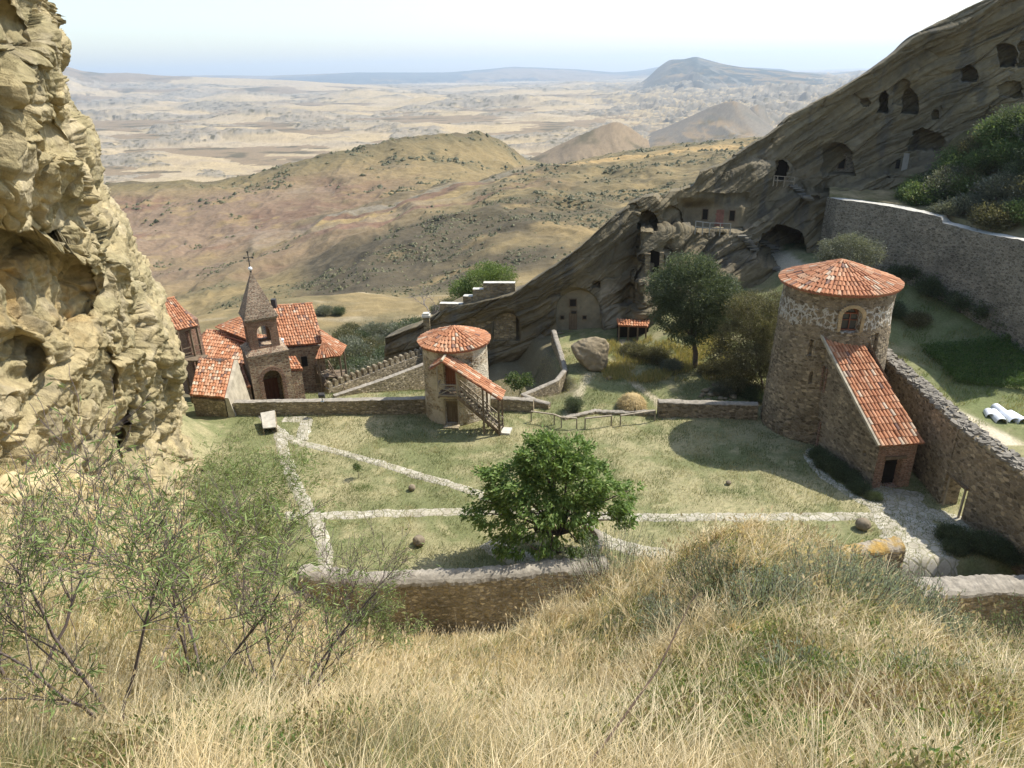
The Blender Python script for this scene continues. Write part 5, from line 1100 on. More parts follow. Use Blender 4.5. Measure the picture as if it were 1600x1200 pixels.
def pipes():
    for k,(a,b,l,ln,r) in enumerate(((1548,640,'short white half-pipe of roofing lying leftmost behind the curtain wall',1.1,.3),(1560,645,'white half-pipe of roofing lying second from left behind the curtain wall',1.8,.36),(1572,640,'longest white half-pipe of roofing lying across the grass',2.6,.34),(1590,646,'crumpled white roofing sheet at the right edge behind the curtain wall',1.5,.4))):
        p=PZ(a,b,.5); z=gz(p.x,p.y)+.05; n=10; mb=MB(); an=math.radians(-112+k*9); d=Vector((math.cos(an),math.sin(an),0)); s=Vector((-d.y,d.x,0)); V=[]
        for e in (0,1):
            for rr in (r,r-.03):
                for j in range(n+1): th=math.pi*j/n; V.append(p+d*(ln*(e-.5))+s*math.cos(th)*rr*1.1+Vector((0,0,z-p.z+math.sin(th)*rr*1.1)))
        m=n+1; F=[]
        for j in range(n): F+=[(j,j+1,2*m+j+1,2*m+j)[::-1],(m+j,m+j+1,3*m+j+1,3*m+j),(j,m+j,m+j+1,j+1)[::-1],(2*m+j,2*m+j+1,3*m+j+1,3*m+j)[::-1]]
        F+=[(0,2*m,3*m,m),(n,m+n,3*m+n,2*m+n)]; mb.add(V,F); o=mb.obj('metal_roofing',TIN); tag(o,l,'metal sheet','white metal roofing pieces')
pipes()
def curb():
    pts=[]
    c=PZ(872,850,0)
    for k in range(12):
        a=math.radians(-62+k*10); pts.append((c.x+2.45*math.cos(a),c.y+2.0*math.sin(a),.42,-.3))
    wall_run('tree_curb','low curved stone kerb around the right side of the walnut tree','kerb',pts,.35,[ST_LOW,CAP],.06,.1,.03)
curb()
def ruin_pieces():
    rng=random.Random(3)
    for k in range(26):
        a=rng.uniform(1095,1150); b=rng.uniform(590,618); p=PZ(a,b,.6); r=rng.uniform(.12,.35); o=rock('rubble_stone','grey brown rubble stone in the heap below the olive-brown bush','stone',(p.x,p.y,gz(p.x,p.y)+r*.3),(r,r*.8,r*.6),SANDR,k,.3,2,'rubble heap stones'); 
    for k,(a,b,r) in enumerate(((1212,622,.7),(1198,630,.5),(1000,560,.5),(1490,520,.5),(1472,518,.4),(1500,524,.35),(952,590,.3))):
        p=PZ(a,b,.6); rock('rock',['dark rock at the left foot of the large tower','smaller dark rock beside the foot of the large tower','rock lying in yellow grass before the tiled shelter','pale rock in the right garden in front of the crops','second pale rock by the garden crops','small pale rock in the garden crops','small stone right of the big boulder'][k],'rock',(p.x,p.y,gz(p.x,p.y)+r*.25),(r,r*.8,r*.6),SANDR,k+40,.3,3)
ruin_pieces()
# ================================================================ VEGETATION
def m_leaf():
    m=bpy.data.materials.new('leaf'); m.use_nodes=True; n=m.node_tree; b=n.nodes['Principled BSDF']; b.inputs['Roughness'].default_value=.6; b.inputs['Specular IOR Level'].default_value=.25
    a=n.nodes.new('ShaderNodeVertexColor'); a.layer_name='Col'; L(n,a.outputs[0],b.inputs[0]); tr=n.nodes.new('ShaderNodeBsdfTranslucent'); c=mixc(n,1.,a.outputs[0],(1.15,1.2,.75),'MULTIPLY'); L(n,c,tr.inputs[0])
    mx=n.nodes.new('ShaderNodeMixShader'); mx.inputs[0].default_value=.36; o=n.nodes['Material Output']; L(n,b.outputs[0],mx.inputs[1]); L(n,tr.outputs[0],mx.inputs[2]); L(n,mx.outputs[0],o.inputs[0]); return m
LEAFM=m_leaf(); GRASSM=LEAFM.copy(); GRASSM.name='dry_blade'
for q in GRASSM.node_tree.nodes:
    if q.type=='MIX': q.inputs[7].default_value=(1.08,1.04,.84,1)
BARK=m_plain('grey_bark',(.12,.095,.075),.95,.4,6,.6,.02); BARK2=m_plain('brown_twigs',(.15,.11,.09),.95,.3,6,.4,.01)
haystack()
def unit(a): return a/(np.linalg.norm(a,axis=-1,keepdims=True)+1e-9)
def leaf_verts(c,size,asp,rng,dirs=None,droop=.3,flatness=.0):
    n=len(c); d=rng.normal(size=(n,3)) if dirs is None else dirs+rng.normal(size=(n,3))*.45; d[:,2]-=droop; d=unit(d)
    nr=rng.normal(size=(n,3)); nr[:,2]+=flatness; s=unit(np.cross(d,nr)); up=np.cross(s,d)
    L_=(size*rng.uniform(.7,1.25,n))[:,None]; w_=L_*asp
    return np.stack([c,c+d*L_*.45+s*w_*.5+up*L_*.06,c+d*L_,c+d*L_*.45-s*w_*.5+up*L_*.06],1).reshape(-1,3)
def leaves(name,c,size,asp,cols,parent,seed=0,dirs=None,droop=.3,clump=None,flat=0.):
    rng=np.random.default_rng(seed); n=len(c); V=leaf_verts(np.asarray(c),size if hasattr(size,'__len__') else np.full(n,size),asp,rng,dirs,droop,flat)
    cols=np.array(cols); k=rng.random((n,1)); m=fbm(np.asarray(c)*1.1+seed,2)[:,None]; t=np.clip(k*.8+m*.5+.1,0,1); C=cols[0]*(1-t)+cols[1]*t
    if len(cols)>2: C=np.where(rng.random((n,1))<.07,cols[2],C)
    C=C*rng.uniform(.75,1.25,(n,1)); return npmesh(name,V,np.arange(n*4).reshape(-1,4),LEAFM,parent,vcol=np.repeat(C,4,0))
def grow(base,height,spread,rng,levels=4,r0=.16,kids=(3,4),trunk=.3,gravity=.0,spreadang=.65):
    """limb skeleton: list of polylines with radii, plus tips"""
    lines=[];tips=[]
    def rec(p,d,l,r,lev):
        pts=[p];rad=[r];q=p.copy();dd=d.copy(); ns=5
        for k in range(ns):
            dd=(dd+Vector((rng.gauss(0,.14),rng.gauss(0,.14),rng.gauss(0,.08)-gravity*.1))).normalized(); q=q+dd*(l/ns); pts.append(q.copy()); rad.append(r*(1-.5*(k+1)/ns))
        lines.append((pts,rad,lev))
        if lev>=levels: tips.append((q,dd)); return
        for k in range(rng.randint(*kids)):
            f=rng.uniform(.45,1.) if k else 1.; i=max(1,min(ns,int(f*ns))); b=pts[i]
            ax=Vector((rng.gauss(0,1),rng.gauss(0,1),rng.gauss(0,.5))).normalized(); nd=(dd+ax*spreadang*(1.+.25*lev)); nd.z+=.12; nd.normalize(); rec(b,nd,l*rng.uniform(.62,.85),r*.55,lev+1)
            if lev>=levels-1: tips.append((b,nd))
    rec(Vector(base),Vector((0,0,1)),height*trunk,r0,0); return lines,tips
def limbs_mesh(name,lines,parent,mat,minr=.006,sides=6):
    mb=MB()
    for pts,rad,lev in lines: mb.tube(pts,[max(minr,r) for r in rad],sides if lev<2 else 4,cap=False)
    return mb.obj(name,mat,parent,smooth=True)
def crown_pts(n,blobs,rng,shell=.55):
    """points through a set of overlapping ellipsoids (cx,cy,cz,rx,ry,rz) in small clumps"""
    B=np.array(blobs,float); w=B[:,3]*B[:,4]*B[:,5]; w/=w.sum(); k=rng.choice(len(B),n,p=w); d=unit(rng.normal(size=(n,3))); r=rng.uniform(shell,1.,n)**.6
    return B[k,:3]+d*r[:,None]*B[k,3:6]
def clumped(nc,per,blobs,rng,cr=.35,shell=.5):
    c=crown_pts(nc,blobs,rng,shell); return (c[:,None]+rng.normal(size=(nc,per,3))*cr*np.array([1,1,.7])).reshape(-1,3)
# ---- walnut tree
def walnut():
    b=PZ(874,862,0); z=gz(b.x,b.y); t=thing('walnut_tree','broad leafy green walnut tree on the lawn behind the near wall','tree',(b.x,b.y,z)); rng=random.Random(5); nr=np.random.default_rng(5)
    # crown blobs placed at the tree's own position
    def bl(px,py,dy,rx,ry,rz): p=PY(px,py,b.y+dy); return (p.x,p.y,p.z,rx,ry,rz)
    blobs=[bl(845,712,.4,1.5,1.5,1.2),bl(895,705,.5,1.1,1.2,.9),bl(775,745,.2,.9,1.,.8),bl(800,850,-1.1,1.0,.8,.7),bl(845,845,-1.2,1.1,.8,.6),bl(905,850,-1.0,1.0,.8,.5),bl(860,720,.3,1.5,1.5,1.15),bl(800,755,-.2,1.4,1.4,1.),bl(775,800,-.5,1.15,1.2,.9),bl(915,745,.2,1.5,1.5,1.05),bl(955,775,0,1.35,1.3,.75),bl(975,800,-.2,.8,.9,.5),bl(830,800,-.9,1.5,1.3,1.),bl(900,800,-.7,1.5,1.3,.85),bl(790,835,-.8,.9,.9,.6),bl(870,770,.9,2.2,1.6,1.4),bl(845,700,.5,.7,.7,.6),bl(745,780,-.2,.7,.6,.5),bl(985,765,.2,.6,.6,.4),bl(970,812,-.4,.7,.7,.45),bl(740,800,-.4,.6,.6,.5)]
    c=clumped(600,42,blobs,nr,.17,.5); out=unit(c-np.array([b.x,b.y,3.])); leaves('crown',c,.25,.46,[(.09,.15,.035),(.20,.28,.075),(.31,.35,.13)],t,5,dirs=out*.8,droop=.55,flat=1.3)
    lines,tips=grow((b.x,b.y,z-.2),5.2,3,rng,3,.2,(3,4),.3)
    for B in blobs: 
        p=Vector(B[:3]); m=lerpv((b.x,b.y,z+1.5),p,.5)+Vector((0,0,.3)); lines.append(([Vector((b.x,b.y,z+1.2)),m,p],[.1,.06,.02],1))
    limbs_mesh('trunk',lines,t,BARK)
walnut()
def blobtree(name,label,cat,base,blobs,n,per,size,asp,cols,seed=1,trunk=None,cr=.3,shell=.45,group=None,bark=BARK,droop=.1):
    t=thing(name,label,cat,base,group); nr=np.random.default_rng(seed); rng=random.Random(seed); c=clumped(n,per,blobs,nr,cr,shell); ctr=np.mean([B[:3] for B in blobs],0)
    leaves('crown',c,size,asp,cols,t,seed,dirs=unit(c-ctr)*.8,droop=droop)
    lines=[]; bv=Vector(base); r=trunk or .06; top=Vector(tuple(ctr)); fork=lerpv(bv,top,.45); lines.append(([bv-Vector((0,0,.2)),lerpv(bv,fork,.5)+Vector((rng.gauss(0,.05),rng.gauss(0,.05),0)),fork],[r,r*.85,r*.7],0))
    for B in blobs: p=Vector(B[:3]); m=lerpv(fork,p,.5)+Vector((rng.gauss(0,.15),rng.gauss(0,.15),.15)); lines.append(([fork,m,p],[r*.55,r*.35,r*.1],1))
    limbs_mesh('trunk',lines,t,bark); return t
def PB(px,py,y,rx,ry,rz): p=PY(px,py,y); return (p.x,p.y,p.z,rx,ry,rz)
def slope_at(a,tt):
    top=np.interp(a,[1290,1400,1440,1480,1530,1600,1700],[292,296,288,262,236,192,140]); bot=np.interp(a,[1300,1316,1400,1475,1600,1700],[304,306,318,334,370,392]); yb=np.interp(a,[1300,1400,1475,1600,1700],[75.5,71.0,67.0,59.5,54.5]); yt=np.interp(a,[1290,1430,1600,1700],[80.,77.,70.,65.])
    return bot+(top-bot)*tt,yb+(yt-yb)*tt**.8
def upper_slope():
    a=np.linspace(1296,1720,260)[None]; tt=np.linspace(-.04,1,90)[:,None]; b,y=slope_at(a+0*tt,np.clip(tt,0,1)+0*a); P=aPY(a+0*b,b,y)
    P[0,:,2]-=1.0; P[...,2]+=.35*fbm(P*.6,3)*sst(0,.1,tt)
    k=np.linspace(0,1,14)[1:,None]; e=P[-1:]; bk=np.stack([e[...,0]+0*k,e[...,1]+k*9,e[...,2]-k*1.5],-1); P=np.concatenate([P,bk],0)
    C=np.array([.17,.15,.07])+(np.array([.34,.27,.15])-np.array([.17,.15,.07]))*np.clip(.4+1.4*fbm(P*.4,4),0,1)[...,None]; tag(gridmesh('terrain',P,m_attr('upper_slope',.95,2,.25,.8,.08,5),C),kind='structure')
upper_slope()
def trees():
    dk=[(.06,.08,.04),(.13,.15,.08),(.18,.2,.11)]; ol=[(.10,.095,.045),(.19,.17,.09),(.26,.22,.12)]; gr=[(.05,.08,.025),(.12,.16,.05),(.2,.21,.08)]; gy=[(.12,.125,.085),(.21,.21,.15),(.27,.26,.19)]
    b=PZ(1087,562,1.3); y=b.y; z=gz(b.x,b.y); blobtree('oak_tree','round dark grey-green tree with visible trunk in front of the cliff','tree',(b.x,b.y,z),[PB(1080,455,y,3.,2.6,2.4),PB(1045,450,y,1.8,1.8,1.6),PB(1120,460,y,1.9,1.8,1.7),PB(1080,418,y,2.1,1.8,1.0),PB(1050,495,y-.3,1.7,1.5,1.3),PB(1105,500,y,1.9,1.6,1.3),PB(1075,520,y-.6,1.6,1.5,.9)],1500,36,.17,.5,dk,2,.26,.28,.55)
    b=PZ(1195,600,.8); y=b.y; blobtree('olive_bush','large olive-brown bushy tree between the dark tree and the large tower','tree',(b.x,b.y,gz(b.x,b.y)),[PB(1185,500,y+1.5,2.6,2.2,1.8),PB(1150,530,y+1,1.8,1.8,1.6),PB(1210,530,y,1.7,1.7,1.9),PB(1190,560,y,1.8,1.7,1.3),PB(1160,478,y+1.5,1.2,1.2,1.0),PB(1210,475,y+2,1.4,1.4,1.1),PB(1190,592,y-.3,1.7,1.4,1.),PB(1150,588,y-.2,1.6,1.4,1.),PB(1170,560,y-.4,1.7,1.5,1.2),PB(1130,555,y+.5,1.3,1.3,1.1)],1250,36,.15,.45,ol,3,.1,.26,.4,bark=BARK2)
    b=PY(1325,450,63); blobtree('grey_bush','grey-green bush rising behind the roof of the large tower','bush',(b.x,b.y,gz(b.x,b.y)),[PB(1325,400,63,2.2,1.8,1.6),PB(1300,395,63,1.2,1.2,1.2),PB(1355,395,63,1.3,1.3,1.2),PB(1330,380,63,1.5,1.2,.8)],520,34,.15,.45,gy,4,.08,.25,.4)
    b=PZ(897,641,.1); blobtree('round_shrub','small round evergreen shrub on the lawn beyond the rail fence','shrub',(b.x,b.y,gz(b.x,b.y)),[(b.x,b.y,gz(b.x,b.y)+.65,.75,.75,.62)],200,34,.10,.35,dk,6,.04,.12,.0)
    b=PZ(561,747,0); blobtree('sapling','young sapling with small rounded crown on the lawn','sapling',(b.x,b.y,gz(b.x,b.y)),[(b.x,b.y,gz(b.x,b.y)+.85,.27,.27,.35)],24,26,.10,.45,gr,7,.02,.07,.1)
    leaves_at=[PZ(573,762,0)]
    p=PZ(566,763,0); t=thing('grass_tuft','bright green grass tuft around the young sapling','grass tuft',(p.x,p.y,0)); c=np.random.default_rng(1).normal(size=(900,3))*[.5,.32,.02]+[p.x,p.y,gz(p.x,p.y)+.02]; leaves('blades',c,.13,.12,[(.09,.16,.03),(.16,.24,.06)],t,3,dirs=np.tile([0,0,1.5],(900,1)),droop=-.5)
    b=PZ(808,622,-1.5); blobtree('fig_bush','bright green bush growing in the rock pit right of the small tower','bush',(b.x,b.y,gz(b.x,b.y)),[(b.x,b.y,.2,.9,.9,.8),(b.x+.7,b.y+.3,0.1,.7,.7,.6)],70,26,.2,.55,gr,8,.05,.16,.3)
    b=PY(752,470,78); blobtree('green_tree','light green tree behind the stepped wall','tree',(b.x,b.y,farz(b.x,b.y)),[PB(750,448,78,2.4,2,1.8),PB(725,455,78,1.6,1.6,1.3),PB(780,432,79,1.8,1.6,1.2),PB(760,425,80,1.5,1.5,1.1)],520,34,.2,.45,[(.09,.13,.03),(.19,.24,.07),(.26,.3,.1)],9,.12,.3,.4)
    # bare tree
    b=PY(672,520,73); t=thing('bare_tree','leafless grey tree behind the small round tower','tree',(b.x,b.y,b.z)); l,_=grow(tuple(b),7.,3,random.Random(9),4,.12,(3,4),.28,spreadang=.6); limbs_mesh('branches',l,t,m_plain('pale_bark',(.26,.22,.2),.9,.3,6,.3,.01),.012,5)
    # slope shrubs behind the crenellated wall
    protos=[]
    gn=[(.09,.13,.045),(.17,.22,.085),(.28,.27,.13)]
    for s,(cl,nm,lb) in enumerate(((ol,'slope_shrub',''),(gy,'slope_shrub',''),(dk,'slope_shrub',''),(gn,'slope_shrub',''))):
        nr=np.random.default_rng(60+s); c=clumped(210,34,[(0,0,.75,1.1,1.1,.7),(.6,.3,.6,.7,.7,.5),(-.5,.4,.55,.7,.6,.5)],nr,.22,.2); o=leaves('foliage',c,.15,.4,cl,None,60+s,dirs=unit(c)*.9,droop=0)
        lines=[([Vector((0,0,-.4)),Vector((q[0]*.5,q[1]*.5,.3)),Vector(tuple(q))],[.035,.025,.01],1) for q in c[::190]]; st=limbs_mesh('stems',lines,None,BARK2,.01,4); protos.append((o,st)); 
    used=[0,0,0,0]
    def shrub(label,p,s,k,group,seed=0):
        t=thing('shrub',label,'shrub',p,group,rz=seed*1.7); a,b=protos[k]
        if used[k]==0: oa,ob=a,b; used[k]=1
        else: oa=link(a.copy()); ob=link(b.copy())
        for o in (oa,ob): o.parent=t
        t.scale=(s,s,s*.95)
        return t
    rng=random.Random(12)
    sp=[(530,560),(545,535),(560,575),(575,550),(590,520),(600,560),(615,535),(632,512),(640,555),(655,500),(560,590),(650,525),(575,528),(610,505),(680,465),(700,462),(520,540),(625,575),(545,500),(505,470),(528,468),(538,590),(552,548),(568,562),(585,540),(596,580),(608,548),(622,522),(636,590),(645,508),(660,540),(583,505),(560,515),(630,560),(670,510),(690,500),(535,522)]
    side=['tall','low','pale','thick','ragged','small','wide']
    for i,(a,b) in enumerate(sp):
        p=PZ(a,b+8,-9.6 if b>475 else -10.); z=max(groundz(p.x,p.y) if p.y<85 else -99,farz(p.x,p.y)) ; shrub(f'{["olive","greyish","dark green"][i%3]} shrub on the slope behind the crenellated wall',(p.x,p.y,float(z)),rng.uniform(1.3,2.3)*(1 if b>475 else .6),i%3,'shrubs on the slope behind the crenellated wall',i)
    # hillside shrubs above the retaining wall
    for i in range(64):
        a=rng.uniform(1425,1650); tt=rng.random()**.8; b,y=slope_at(a,tt); p=PY(a,b+6,y-.3); k=(3,0,3,2,1)[i%5]
        shrub(f'{["olive","greyish","dark green","bright green"][k]} thicket shrub above the retaining wall',tuple(p),rng.uniform(1.0,1.75),k,'thicket above the retaining wall',i+40)
    # foot of the cliff and garden
    for i,(a,b,y,k,s) in enumerate(((1140,440,66,2,1.3),(1175,430,68,0,1.4),(1210,440,66,2,1.3),(1225,455,62,0,1.1),(1000,560,61,0,.9),(1025,565,60,0,1.),(985,555,62,0,.8),(1050,575,58,1,.8),(1120,585,57,0,.9),(1145,600,54,0,.9),(1110,575,57,0,.8),(1410,470,68,2,1.3),(1450,490,65,2,1.4),(1500,500,62,2,1.3),(1550,505,60,2,1.4),(1590,510,58,2,1.3),(1390,500,64,2,1.),(1430,520,62,0,.9),(1250,400,66,0,1.3),(1130,610,53.5,1,.7),(1180,600,52.5,2,.8),(1150,560,57,0,1.))):
        p=PY(a,b,y); shrub(f'{["olive","greyish","dark green"][k]} shrub at the foot of the cliff and walls',(p.x,p.y,gz(p.x,p.y)-.1),s,k,'shrubs at the foot of the rock',i+90)
    # plants along the shaded tower and curtain wall
    for i,(a,b,s) in enumerate(((1278,715,.55),(1292,730,.65),(1308,742,.65),(1325,752,.6),(1342,768,.55),(1480,840,.6),(1500,850,.7),(1520,858,.7),(1545,862,.75),(1570,870,.7),(1490,862,.5),(1590,872,.8),(1365,780,.4))):
        p=PZ(a,b,0); shrub('low dark plant at the shaded foot of tower and wall',(p.x,p.y,gz(p.x,p.y)-.05),s,2,'plants at the shaded wall foot',i+130)
trees()
# ---- narrow-leaved saplings in the foreground
def willow(label,px,py,y,h,seed,nstem=4,lean=(0,0),leafn=2600,spread=.5,ls=.105):
    p=PY(px,py,y); base=Vector((p.x,p.y,gz(p.x,p.y)-.1)); t=thing('wild_almond',label,'sapling',tuple(base)); rng=random.Random(seed); nr=np.random.default_rng(seed); lines=[]; tips=[]
    def stem(b,d,l,r,lev):
        ns=7; pts=[b];rad=[r];q=b.copy();dd=d.copy()
        for k in range(ns):
            dd=(dd+Vector((rng.gauss(0,.10),rng.gauss(0,.10),rng.gauss(.02,.06)))).normalized(); q=q+dd*l/ns; pts.append(q.copy()); rad.append(r*(1-.55*(k+1)/ns))
            if lev>=1: tips.append((q.copy(),dd.copy(),lev))
        lines.append((pts,rad,lev))
        if lev<3:
            for k in range((6,6,5)[lev]):
                i=rng.randint(2,ns); ax=Vector((rng.gauss(0,1),rng.gauss(0,1),rng.gauss(.2,.5))).normalized(); nd=(dd*.9+ax*.75); nd.z+=.12; nd.normalize(); stem(pts[i],nd,l*rng.uniform(.42,.68),rad[i]*.55,lev+1)
    for k in range(nstem):
        a=2*math.pi*k/nstem+rng.random(); d=Vector((math.cos(a)*spread+lean[0],math.sin(a)*spread*.7+lean[1],1.)).normalized(); stem(base+Vector((math.cos(a)*.08,math.sin(a)*.08,0)),d,h*rng.uniform(.5,.75),.021,0)
    limbs_mesh('branches',lines,t,m_plain('purplish_bark',(.15,.115,.10),.9,.35,9,.3,.005),.0028,5)
    T=[q for q in tips if q[2]>=2 or rng.random()<.25]; idx=nr.integers(0,len(T),leafn); c=np.array([T[i][0] for i in idx])+nr.normal(size=(leafn,3))*.035; dr=np.array([T[i][1] for i in idx])
    leaves('foliage',c,ls,.17,[(.15,.20,.065),(.27,.325,.12),(.38,.35,.17)],t,seed,dirs=dr*.7,droop=.45)
willow('tall wild almond sapling with forked dark stems at the far left foreground',150,1060,5.2,2.9,21,3,(0.0,.05),2500,.42)
willow('wild almond sapling with narrow leaves second from the left in the foreground',300,1010,6.6,3.4,22,3,(.1,.05),2800,.45)
willow('low spreading wild almond bush reaching towards the near wall',440,1070,7.2,2.6,23,4,(.25,.1),1100,.9)
willow('sparse wild almond shoots at the left edge of the picture',10,1010,5.6,2.5,24,3,(-.1,0),1000,.4)
willow('dense narrow-leaved green bush at the foot of the yellow cliff',370,790,30,6.0,25,10,(.05,0),12000,.5,.26)
willow('small narrow-leaved bush left of the near wall end',560,975,19,3.0,26,7,(.1,0),4200,.9,.16)
# ---- grey sagebrush
def sage(label,px,py,y,h,rad,n,seed,col=((.22,.245,.17),(.36,.38,.28))):
    p=PY(px,py,y); b=np.array([p.x,p.y,gz(p.x,p.y)-.05]); t=thing('sagebrush',label,'bush',tuple(b)); nr=np.random.default_rng(seed); ns=n//26; mb=MB(); cs=[];ds=[]
    for k in range(ns):
        a=nr.random()*6.28; r=nr.random()**.6; d=np.array([math.cos(a)*r*.55,math.sin(a)*r*.55,1.]); d/=np.linalg.norm(d); s=b+np.array([math.cos(a)*r*rad*.75,math.sin(a)*r*rad*.75,0]); l=h*nr.uniform(.6,1.); e=s+d*l+nr.normal(size=3)*.05; mid=(s+e)/2+nr.normal(size=3)*.03; mb.tube([s,mid,e],[.006,.005,.003],3,cap=False)
        f=nr.uniform(.25,1.,26)[:,None]; cs.append(s+(e-s)*f+nr.normal(size=(26,3))*.03); ds.append(np.tile(d,(26,1)))
    mb.obj('stems',BARK2,t); c=np.concatenate(cs); leaves('foliage',c,.05,.34,list(col),t,seed,dirs=np.concatenate(ds),droop=-.2)
sage('tall blue-grey sagebrush in front of the lichen-covered wall end',1400,985,9.6,.7,1.1,9000,31)
sage('pale grey sagebrush in the middle of the grass slope',1290,990,9.,.65,1.1,6500,32)
sage('grey sagebrush against the near wall right part',920,985,22,2.4,2.6,7000,33)
sage('small grey sagebrush below the near wall beside dry stalks',850,975,24,2.0,1.8,3600,34)
sage('low green-grey bush at the right edge near the shaded wall',1590,1020,10.,1.0,1.0,4200,35,((.12,.15,.07),(.24,.27,.15)))
sage('blue-green sagebrush on the left shoulder of the grass ridge',1120,985,10.,.6,1.0,4500,36,((.12,.14,.08),(.22,.24,.15)))
for i_,(a_,b_,y_,h_,r_,n_,l_) in enumerate(((1200,1010,8.5,.6,.9,5200,'pale sagebrush tuft low on the grass ridge left of the larger ones'),(1330,960,10.,.55,1.1,5500,'soft grey sagebrush mound in front of the paved path corner'),(1060,1010,9.5,.5,.8,3600,'small sagebrush tuft beside the long brown stalk'),(1455,1000,9.,.65,.9,4600,'sagebrush tuft before the shaded right-hand wall'),(965,960,17,1.3,1.6,5200,'wide sagebrush at the right end of the near wall'),(1250,1100,5.6,.32,.5,2600,'low grey-green herb clump in the lower right grass'),(1480,1120,5.2,.34,.6,3000,'low grey-green herb clump in the bottom right corner grass'))):
    sage(l_,a_,b_,y_,h_,r_,n_,50+i_)
# ---- grass on the slope
def grass(name,n,seed,ymin,ymax,hr,wr,pal,dens=1.5,heads=0.,maskf=None,bend=.5,xr=.98):
    rng=np.random.default_rng(seed); Y_=[];X_=[]; tot=0
    while tot<n:
        y=ymin+(ymax-ymin)*rng.random(n*2); x=(rng.random(n*2)*2-1)*(xr*ymax+1.5); k=(np.abs(x)<xr*y+1.5)&(rng.random(n*2)<np.minimum(1,(5./np.maximum(y,1.))**dens))
        if maskf is not None: k&=rng.random(n*2)<maskf(x,y)
        X_.append(x[k]);Y_.append(y[k]); tot+=k.sum()
    x=np.concatenate(X_)[:n]; y=np.concatenate(Y_)[:n]; z=groundz(x,y); d=np.hypot(y,CAMH-z)
    P=np.stack([x,y,z*0],-1); pn=fbm(P*.45+seed,3); tuft=fbm(P*2.2+seed,2)
    h=rng.uniform(*hr,n)*(1+.8*pn+.5*tuft); w=rng.uniform(*wr,n)*np.clip(d/7,.8,3.0); a=rng.normal(size=n)*1.1+fbm(P*.8+7,2)*4; dr=np.stack([np.cos(a),np.sin(a),0*a],1); vw=unit(np.stack([x,y,z-CAMH],1)); 
    sd_=unit(np.cross(dr*.3+[0,0,1.],vw)+rng.normal(size=(n,3))*.5); b=bend*rng.uniform(.3,1.7,n)*h; base=np.stack([x,y,z-.03],1); V=[]
    for k,(t,ww) in enumerate(((0,1),(.4,.85),(.75,.55),(1.,.08))):
        c=base+np.stack([0*h,0*h,h*(t-.28*t**2.5*bend*1.6)],1)+dr*(b*t**1.9)[:,None]; V+= [c-sd_*(w*ww*.5)[:,None],c+sd_*(w*ww*.5)[:,None]]
    V=np.stack(V,1).reshape(-1,3); F=np.array([[0,1,3,2],[2,3,5,4],[4,5,7,6]]); F=(np.arange(n)[:,None,None]*8+F[None]).reshape(-1,4)
    pal=np.array(pal); g=np.clip(.5+1.9*fbm(P*.42+3,4)+.26*rng.normal(size=n),0,.999)*(len(pal)-1); i=g.astype(int); f=(g-i)[:,None]; C=pal[i]*(1-f)+pal[np.minimum(i+1,len(pal)-1)]*f; C*=rng.uniform(.6,1.35,(n,1))*(1+.5*fbm(P*1.3+4,2))[:,None]; C=np.repeat(C,8,0).reshape(n,8,3)
    o=npmesh(name,V,F,GRASSM,vcol=C.reshape(-1,3)); tag(o,kind='stuff')
    if heads>0:
        m=int(n*heads); q=rng.choice(n,m,replace=False); tip=V.reshape(n,8,3)[q,6]; u=unit(dr[q]*.7+[0,0,1.]+rng.normal(size=(m,3))*.2); s=unit(np.cross(u,vw[q])); L_=(.04*np.clip(d[q]/7,1,2.2))[:,None]; VV=np.stack([tip-u*L_*.3,tip+u*L_*.4+s*L_*.28,tip+u*L_*1.2,tip+u*L_*.4-s*L_*.28],1).reshape(-1,3)
        tag(npmesh('grass_seed_heads',VV,np.arange(m*4).reshape(-1,4),LEAFM,vcol=np.repeat(np.array([[.60,.46,.27]])*rng.uniform(.7,1.3,(m,1)),4,0)),kind='stuff')
def weedmask(x,y):
    x=np.asarray(x,float); return sst(.02,.2,fbm(np.stack([x,y,0*x],-1)*.5+21,3)+.26*sst(.0,.45,x/np.maximum(y,1))-.14*sst(8,13,y))
STR=[(.22,.225,.10),(.43,.36,.17),(.66,.52,.25),(.75,.63,.37),(.57,.48,.29),(.27,.25,.14)]
lowr=lambda x,y: np.clip(1.15-.6*sst(-2.,-9,x+0*y)*(1-.4*sst(6,3,y)),0,1)*(1-.55*weedmask(x,y))
grass('dry_grass',110000,1,1.6,31,(.2,.52),(.005,.010),STR,1.35,.02,lowr)
grass('dry_grass_tall',26000,2,3.,29,(.45,.9),(.003,.006),[(.74,.60,.35),(.80,.69,.47),(.60,.47,.25)],1.2,.22,lowr,.55)
grnm=lambda x,y: np.clip(sst(-.02,.22,fbm(np.stack([x,y,0*x],-1)*.45+11,3)+.2*sst(1.,5,x)*(1-sst(7,12,y))),0,1)
grass('green_grass',95000,3,1.6,30,(.14,.40),(.004,.009),[(.13,.18,.06),(.22,.27,.10),(.34,.34,.15)],1.3,0,grnm,.4)
